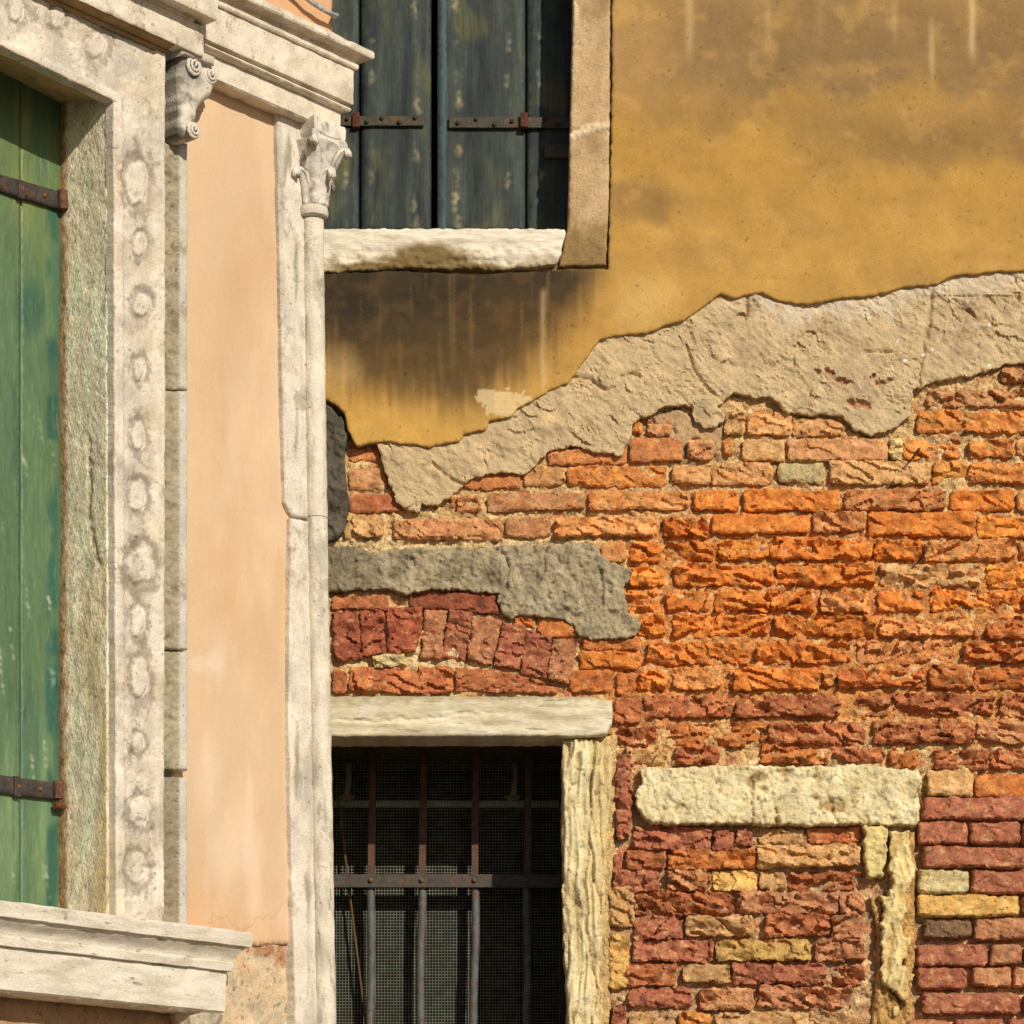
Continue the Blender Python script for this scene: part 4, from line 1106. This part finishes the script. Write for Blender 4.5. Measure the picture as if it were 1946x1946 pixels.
def lstrap(pts, knuckle, pin):
    o = slab('strap_hinge', Lp, pts, SHW + .012, SHW, 'iron', shb, lambda s, t, d: fbm(s * 40, t * 40, 292) * .0008, (66, 58, 52), res=.008, rnd=.002)
    for f in (.25, .5, .72, .88):
        xm = pts[0][0] * (1 - f) + pts[1][0] * f
        ym = ((pts[0][1] + pts[3][1]) * (1 - f) + (pts[1][1] + pts[2][1]) * f) / 2
        s, t = Lp.un(xm, ym, SHW + .012)
        Pa = Lp.pt(s, t, SHW + .010); Pb2 = Lp.pt(s, t, SHW + .016)
        tube('rivet', [Pa, Pb2, Lp.pt(s, t, SHW + .019)], [.006, .0055, .002], 'rust', shb, (140, 84, 44), 8, E=1.1)
    s0_, t0_ = Lp.un(*knuckle[0], SHW + .018); s1_, t1_ = Lp.un(*knuckle[1], SHW + .018)
    tube('knuckle', [Lp.pt(s0_, t0_, SHW + .018), Lp.pt(s1_, t1_, SHW + .018)], .012, 'rust', shb, (104, 70, 50), 12, E=1.1)
    s0_, t0_ = Lp.un(*pin, SHW + .02)
    P0 = Lp.pt(s0_, t0_, SHW + .02)
    tube('pintle', [P0, P0 + np.array([Lp.d[0], Lp.d[1], 0]) * .03], .009, 'rust', shb, (116, 66, 42), 8, E=1.1)
    m = .72
    xm = pts[0][0] * (1 - m) + pts[1][0] * m; ym = pts[0][1] * (1 - m) + pts[1][1] * m
    yb = pts[3][1] * (1 - m) + pts[2][1] * m
    s0_, t0_ = Lp.un(xm - 6, ym - 3, SHW + .016); s1_, t1_ = Lp.un(xm + 6, yb + 4, SHW + .016)
    box('clasp', Lp, s0_, s1_, t1_, t0_, SHW, SHW + .017, 'iron', shb, (70, 58, 50))
lstrap([(-150, 288), (116, 364), (116, 398), (-150, 316)], ((119, 362), (121, 398)), (118, 392))
lstrap([(-150, 1452), (106, 1487), (106, 1520), (-150, 1488)], ((111, 1485), (111, 1518)), (104, 1530))

# --- pilaster strip beside the surround, in blocks
W2 = 0.03
def pil_h(s, t, d):
    P = Lp.pt(s, t, W2); px, py = proj(P)
    r = 1 - sstep(339, 343, px)
    return -r * .010 + r * (ridged(s * 30 + t * 14, t * 46, 301, 3) - .7) * .010 + fbm(s * 20, t * 20, 302, 3) * .001
def pil_t(px, py, s, t, h):
    r = 1 - sstep(339, 343, px)
    c = C((214, 204, 184), len(px))
    rc = mixc(C((176, 162, 130), len(px)), (140, 128, 98), np.clip(fbm(s * 30, t * 30, 303, 4) * 1.6, 0, .9))
    rc = mixc(rc, (150, 134, 106), sstep(1466, 1480, py) * .7)
    return mixc(c, rc, r)
for y0, y1 in ((268, 737), (739, 1231), (1235, 1460), (1474, 1770)):
    slab('pilaster_block', Lp, [(310, y0), (358, y0 + 4), (358, y1 + 4), (310, y1)], W2, 0.0 - .02, 'stone', LB, pil_h, pil_t, res=.005, jag=.0012, rnd=.005)
slab('pilaster_block', Lp, [(310, 85), (352, 90), (352, 262), (345, 266), (310, 262)], W2 - .006, -.02, 'worn_stone', LB, pil_h, pil_t, res=.005, jag=.001, rnd=.004)

# --- scroll console at the head of the strip
def con_t(px, py, s, t, h):
    c = C((228, 214, 190), len(px))
    k = np.clip(fbm(s * 26, t * 26, 311, 4) * 1.8 + .1, 0, .9) * (1 - sstep(360, 400, px)) + .5 * blob(px, py, 350, 130, 22, 40, .5)
    return mixc(c, (110, 104, 90), np.clip(k, 0, .85))
con = slab('scroll_console', Lp, [(346, 88), (372, 92), (408, 112), (408, 140), (412, 160), (406, 183), (392, 190), (380, 205), (375, 235), (378, 255), (368, 268), (352, 262), (343, 245), (346, 200), (340, 150)],
           0.075, 0.0, 'stone', LB, lambda s, t, d: -np.clip(.012 - d, 0, 1) * .9 + fbm(s * 30, t * 30, 312) * .002, con_t, res=.004, rnd=.004, smooth_corners=1)
for cx, cy, r, wv in ((367, 128, .024, .078), (398, 146, .021, .070), (366, 250, .020, .080)):
    s, t = Lp.un(cx, cy, wv)
    pts = []; rad = []
    for i in range(26):
        a = i / 25 * 2.6 * 2 * math.pi
        rr = r * (1 - i / 30)
        pts.append(Lp.pt(s + rr * math.cos(a), t + rr * math.sin(a), wv + i * .0006)); rad.append(.0055 * (1 - i / 50))
    tube('volute', pts, rad, 'stone', con, (222, 210, 188), 8, E=1.15)
    slab('volute_disc', Lp, [(s + r * .95 * math.cos(k * .52), t + r * .95 * math.sin(k * .52)) for k in range(12)], wv, wv - .03, 'stone', con, None, (190, 180, 158), res=.006, px=False, rnd=.004)

# --- entablature over the peach bay
def stone_t(px, py):
    c = C((240, 223, 194), len(px))
    return mixc(c, (206, 190, 160), np.clip(fbm(px * .02, py * .02, 321, 4) * 1.4, 0, .7))
def zat(px_, py_, wv): return Lp.un(px_, py_, wv)
def run(name, lines, x_left, right_px, ret=.5, tilt_from=None, **kw):
    """lines: list of (w, px, py) profile points read where each arris meets one upright; lower to upper"""
    prof = []
    for wv, a, b in lines:
        prof.append((wv, Lp.un(a, b, wv)[1]))
    return prof
def line_z(p, q, wv):
    """height and slope of a photographed line assumed to lie at offset wv"""
    u0_, z0 = Lp.un(*p, wv); u1_, z1 = Lp.un(*q, wv)
    return u0_, z0, u1_, z1
z2 = lambda a, b: (300 + a / 3.864, b / 3.864)
ue, _ = Lp.un(647, 235, 0.05)             # right end of architrave
ua = ue - 0.05
uL, _ = Lp.un(395, 140, 0.05)
zA0 = Lp.un(*z2(1340, 985), 0.05)[1]; zA1 = Lp.un(*z2(1340, 825), 0.05)[1]
uA = uL - .10
tl = 0.0
uc_ = ue - .05
sweep('architrave', Lp, [(-.01, zA0 + .003), (.045, zA0), (.05, zA0 + .004), (.05, zA1)], uA, uc_, 'stone', LB, tfn=stone_t, ret=.4)
zr_b, zr_t = zA1, Lp.un(667, 203, 0.070)[1]
rh = zr_t - zr_b
sweep('roll_moulding', Lp, [(.045, zr_b), (.058, zr_b + .001), (.066, zr_b + rh * .2), (.070, zr_b + rh * .5), (.068, zr_b + rh * .78), (.060, zr_t - .003), (.052, zr_t), (.050, zr_t + .008)], uA, uc_, 'stone', LB, tfn=stone_t, amp=.001, seg=.004)
zf0, zf1 = Lp.un(672, 199, 0.074)[1], Lp.un(672, 134, 0.074)[1]
sweep('frieze', Lp, [(.045, zf0 - .001), (.073, zf0), (.074, zf0 + .003), (.074, zf1)], uA, uc_, 'stone', LB, tfn=stone_t)
zc0 = zf1; zc1 = Lp.un(681, 124, 0.083)[1]; zc2 = Lp.un(707, 112, 0.108)[1]; zc3 = Lp.un(711, 97, 0.112)[1]
hc = zc2 - zc1
sweep('cornice', Lp, [(.070, zc0), (.080, zc0 + .002), (.083, zc0 + .006), (.083, zc1), (.076, zc1 + .001), (.077, zc1 + hc * .3), (.084, zc1 + hc * .65), (.098, zc2 - .002), (.109, zc2), (.112, zc2 + .004), (.112, zc3 - .004), (.108, zc3), (.0, zc3 + .015)],
      uA - .05, uc_, 'stone', LB, tfn=stone_t, amp=.0012, seg=.005)
# --- entablature breaking forward over the window
WF = .098
zm0 = Lp.un(316, 101, W1)[1]
uw0 = Lp.un(-420, -239, W1)[0]; uw1 = Lp.un(316, 101, W1)[0]
_, za_, = Lp.un(97, 0, W1); ub_, zb3 = Lp.un(316, 101, W1); uaa, _ = Lp.un(97, 0, W1)
tw = (zb3 - za_) / (ub_ - uaa)
uh, zt2 = Lp.un(334, 84, WF)
mh = (uh - uw1) / (WF - W1)
zq1 = Lp.un(386, 51, WF)[1]; uq = Lp.un(387, 70, WF)[0]
sweep('hood_moulding', Lp, [(W1 - .004, zm0 - .003), (W1 + .004, zm0), (W1 + .006, zm0 + (zt2 - zm0) * .4), (W1 + .004, zm0 + (zt2 - zm0) * .55), (W1 + .014, zm0 + (zt2 - zm0) * .8), (W1 + .022, zt2 - .003), (WF - .003, zt2 - .001)], uw0, uw1 - W1 * mh, 'stone', LB, tilt=tw * .6, uref=uw1, tint=(164, 132, 84), ret=.0, mitre=mh)  # tan tint mixes crevice dirt with the underside's shade, painted into the stone
sweep('window_architrave', Lp, [(W1 + .0, zt2 - .001), (WF - .002, zt2), (WF, zt2 + .003), (WF, zq1)], uw0, uq - WF, 'stone', LB, tilt=tw * .6, uref=uw1, tfn=stone_t, ret=.14)
zq2 = Lp.un(414, 39, WF + .045)[1]; uq2 = Lp.un(414, 39, WF + .045)[0]
sweep('window_moulding', Lp, [(WF - .01, zq1 - .001), (WF + .004, zq1), (WF + .008, zq1 + (zq2 - zq1) * .5 + .006), (WF + .022, zq1 + (zq2 - zq1) * .8 + .004), (WF + .043, zq2), (WF + .045, zq2 + .004), (WF + .045, zq2 + .16), (W1 + .0, zq2 + .17)], uw0, uq2 - WF - .045, 'stone', LB, tilt=tw * .6, uref=uw1, tfn=stone_t, ret=.14)
slab('console_abacus', Lp, [(346, 86), (352, 84), (410, 108), (408, 124), (352, 103), (346, 104)], .09, .0, 'stone', LB, lambda s, t, d: fbm(s * 30, t * 30, 313) * .001, (206, 192, 166), res=.006, rnd=.003)

# --- corner: flat strip, shaft, capital
def quo_t(px, py, s, t, h):
    c = C((236, 221, 196), len(px))
    c = mixc(c, (194, 182, 162), np.clip(fbm(s * 18, t * 3, 331, 4) * 1.6, 0, .8))
    return mixc(c, (150, 140, 112), np.clip(fbm(s * 26, t * 5, 332, 4) * 2 - .6, 0, .7))
def quo_h(s, t, d): return fbm(s * 16, t * 10, 333, 4) * .002
EL = lambda y: 527 + (y - 200) * 0.0206
slab('corner_stone', Lp, [(EL(170), 170), (602, 210), (612, 600), (618, 994), (EL(983) + 12, 980), (EL(960), 955)], .016, -.62, 'stone', LB, quo_h, quo_t, res=.006, jag=.003, jfreq=20, rnd=.004)
slab('corner_stone', Lp, [(EL(985) + 10, 984), (618, 998), (626, 1500), (632, 2000), (EL(2000), 2000), (EL(1400) - 2, 1400)], .018, -.62, 'stone', LB, quo_h, quo_t, res=.006, jag=.003, jfreq=20, rnd=.004)
WC = .022; RC = .028
cu0, cz0 = Lp.un(594.5, 420, WC); cu1, cz1 = Lp.un(601.5, 985, WC); cu2, cz2 = Lp.un(619, 1995, WC)
def shaft_t(px, py):
    c = C((236, 222, 194), len(px))
    c = mixc(c, (196, 184, 160), np.clip(fbm(px * .05, py * .012, 341, 4) * 1.6, 0, .8))
    return mixc(c, (122, 114, 92), np.clip(fbm(px * .09, py * .02, 342, 4) * 2.4 - .7, 0, .75) * sstep(1380, 1600, py))
def shaft(u0_, z0, u1_, z1, name='corner_shaft'):
    n = 70
    prof = [(RC, z0 + (z1 - z0) * i / n) for i in range(n + 1)]
    return lathe(name, Lp, u0_, WC, prof, 'stone', LB, 36, .0022, lean=((u1_ - u0_) / (z1 - z0), 0), tfn=shaft_t, freq=22)
shaft(cu1, cz1 + .001, cu0, cz0)
shaft(cu2, cz2, cu1, cz1 - .001)
def cap_t(px, py):
    c = C((232, 220, 198), len(px))
    c = mixc(c, (120, 114, 102), np.clip(fbm(px * .07, py * .05, 351, 4) * 2 - .3, 0, .8))
    return mixc(c, (232, 220, 194), np.clip(fbm(px * .09, py * .09, 352, 4) * 2 - .5, 0, .8))
zn0 = Lp.un(596, 416, WC)[1]; zn1 = Lp.un(596, 396, WC)[1]; zk = Lp.un(610, 285, WC)[1]; zk2 = Lp.un(610, 246, WC)[1]
lathe('capital_ring', Lp, cu0, WC, [(RC + .001, zn0 - .002), (RC + .010, zn0 + .002), (RC + .013, (zn0 + zn1) / 2), (RC + .010, zn1 - .002), (RC, zn1)], 'stone', LB, 36, .0006, tint=(222, 210, 184))
prof = []; ex = []
for i in range(25):
    f = i / 24
    prof.append((RC - .001 + .002 * f + (.030 * f ** 1.9), zn1 + (zk - zn1) * f)); ex.append(2 + .8 * f)
cp = lathe('capital', Lp, cu0 + .004, WC, prof, 'stone', LB, 48, .003, expo=ex, tfn=cap_t)
def acanthus(ang, height, r0, flare, width, curl):
    """curled carved leaf standing against the bell"""
    dx, dy = math.cos(ang), math.sin(ang)
    V = []; nl, nw_ = 16, 7
    for i in range(nl + 1):
        f = i / nl
        if f < .78:
            g = f / .78
            rr = r0 + flare * g ** 2.2; zz = zn1 + .003 + height * g
        else:
            g = (f - .78) / .22 * math.pi * .95
            rr = r0 + flare + curl * math.sin(g * .6) * 1.3 + curl * .2 * g; zz = zn1 + .003 + height + curl * math.sin(g) * .6 - curl * max(0, g - 1.4) * 1.1
        wd = width * (0.55 + .45 * math.sin(math.pi * min(1, f * 1.1))) * (1 - max(0, f - .8) * 1.6) * (1 + .16 * math.cos(f * 26))
        for j_ in range(nw_):
            q = j_ / (nw_ - 1) * 2 - 1
            rb = rr + .004 * math.cos(q * math.pi * 1.5) - .006 * q * q
            V.append(Lp.pt(cu0 + .004 + dx * rb - dy * q * wd, zz - abs(q) * .004, WC + dy * rb + dx * q * wd))
    Fc = []
    for i in range(nl):
        for j_ in range(nw_ - 1):
            a = i * nw_ + j_; Fc.append((a, a + 1, a + nw_ + 1, a + nw_))
    V = np.array(V)
    o = mesh_obj('leaf', V, Fc, cap_t(*proj(V)), 'stone', cp, True, None, 1.15)
    md = o.modifiers.new('thick', 'SOLIDIFY'); md.thickness = .009; md.offset = 0
    return o
HK = zk - zn1
for k in range(4):
    acanthus(math.pi / 4 + k * math.pi / 2, HK * .92, .031, .044, .022, .008)
    acanthus(k * math.pi / 2, HK * .50, .031, .018, .020, .012)
# abacus: concave-sided slab, corner volutes, leaves
hw = .062
ab = []
for k in range(4):
    a0 = math.pi / 4 + k * math.pi / 2
    for f in np.linspace(0, 1, 9)[:-1]:
        p = np.array([math.cos(a0), math.sin(a0)]) * (1 - f) + np.array([math.cos(a0 + math.pi / 2), math.sin(a0 + math.pi / 2)]) * f
        p = p * (1 - .20 * math.sin(math.pi * f)) * hw * 1.30
        ab.append(p)
ab = np.array(ab)
V = []; lev = [(0.90, zk - .002), (0.93, zk + (zk2 - zk) * .30), (1.0, zk + (zk2 - zk) * .36), (1.02, zk2 - .008), (.98, zk2)]
for sc_, z in lev:
    for p in ab: V.append(Lp.pt(cu0 + .004 + p[0] * sc_, z, WC + p[1] * sc_))
n = len(ab); Fc = []
for i in range(len(lev) - 1):
    for j_ in range(n):
        k = (j_ + 1) % n; Fc.append((i * n + j_, (i + 1) * n + j_, (i + 1) * n + k, i * n + k))
Fc.append(tuple(range(n))); Fc.append(tuple((len(lev) - 1) * n + j_ for j_ in range(n))[::-1])
V = np.array(V)
abo = mesh_obj('abacus', V, Fc, cap_t(*proj(V)), 'stone', cp, True, None, 1.15); abo.data.set_sharp_from_angle(angle=math.radians(35))
for k in range(4):
    a0 = math.pi / 4 + k * math.pi / 2
    dx, dy = math.cos(a0), math.sin(a0)
    cxu, cxw = cu0 + .004 + dx * hw * 1.12, WC + dy * hw * 1.12
    pts = []; rad = []
    for i in range(30):
        a = -1.2 + i / 29 * 2.2 * 2 * math.pi
        rr = .018 * (1 - i / 36)
        pts.append(Lp.pt(cxu + dx * rr * math.cos(a) - dx * .006, zk + .000 + rr * math.sin(a), cxw + dy * rr * math.cos(a) - dy * .006)); rad.append(.0085 * (1 - i / 60))
    tube('volute', pts, rad, 'stone', cp, (198, 190, 172), 8, E=1.15)

# --- window sill with mouldings
ws = .135
us, zs = Lp.un(475, 1772, ws)
z = {}
zs1 = Lp.un(475, 1800, ws)[1]
zs2 = Lp.un(447, 1832, .105)[1]; zs3 = Lp.un(441, 1847, .105)[1]; zs4 = Lp.un(438, 1926, .095)[1]
ul = Lp.un(-420, 1700, ws)[0]
def sl_t(px, py):
    c = C((238, 224, 198), len(px))
    c = mixc(c, (204, 190, 160), np.clip(fbm(px * .012, py * .05, 361, 4) * 1.5, 0, .7))
    return c
us0 = us - ws
so_ = sweep('window_sill', Lp, [(0.0, zs4 - .002), (.08, zs4 - .004), (.092, zs4 + .004), (.095, zs3 - .006), (.095, zs3), (.106, zs3 + .001), (.108, zs2), (.104, zs2 + .003), (.106, zs2 + .012), (.114, zs2 + (zs1 - zs2) * .55), (.126, zs1 - .006), (.130, zs1 - .001), (.138, zs1), (.140, zs - .006), (.134, zs), (.0, zs + .004), (-.2, zs + .005)],
      ul, us0, 'layered_stone', LB, tfn=sl_t, amp=.0022, freq=18, seg=.005, ret=.2)
us_, _ = Lp.un(372, 1936, .03)
lathe('corbel', Lp, Lp.un(372, 1950, .03)[0], .03, [(.012, zs4 - .20), (.035, zs4 - .17), (.05, zs4 - .12), (.058, zs4 - .07), (.050, zs4 - .035), (.062, zs4 - .015), (.064, zs4 - .003)], 'stone', LB, 32, .002, tint=(210, 192, 160), flute=(.06, 10, lambda i: 1))

# --- cables running down the upper corner
cb = tube('cable', [Lp.pt(*Lp.un(540, -40, .03), .03), Lp.pt(*Lp.un(590, 2, .03), .03), Lp.pt(*Lp.un(615, 18, .03), .03), Lp.pt(*Lp.un(636, 30, .03), .03), Lp.pt(*Lp.un(640, 30, -.1), -.1)], .007, 'iron', None, (176, 168, 156), 8, E=1.1)
cb['label'] = 'grey cable running over the cornice at the top corner'; cb['category'] = 'cable'
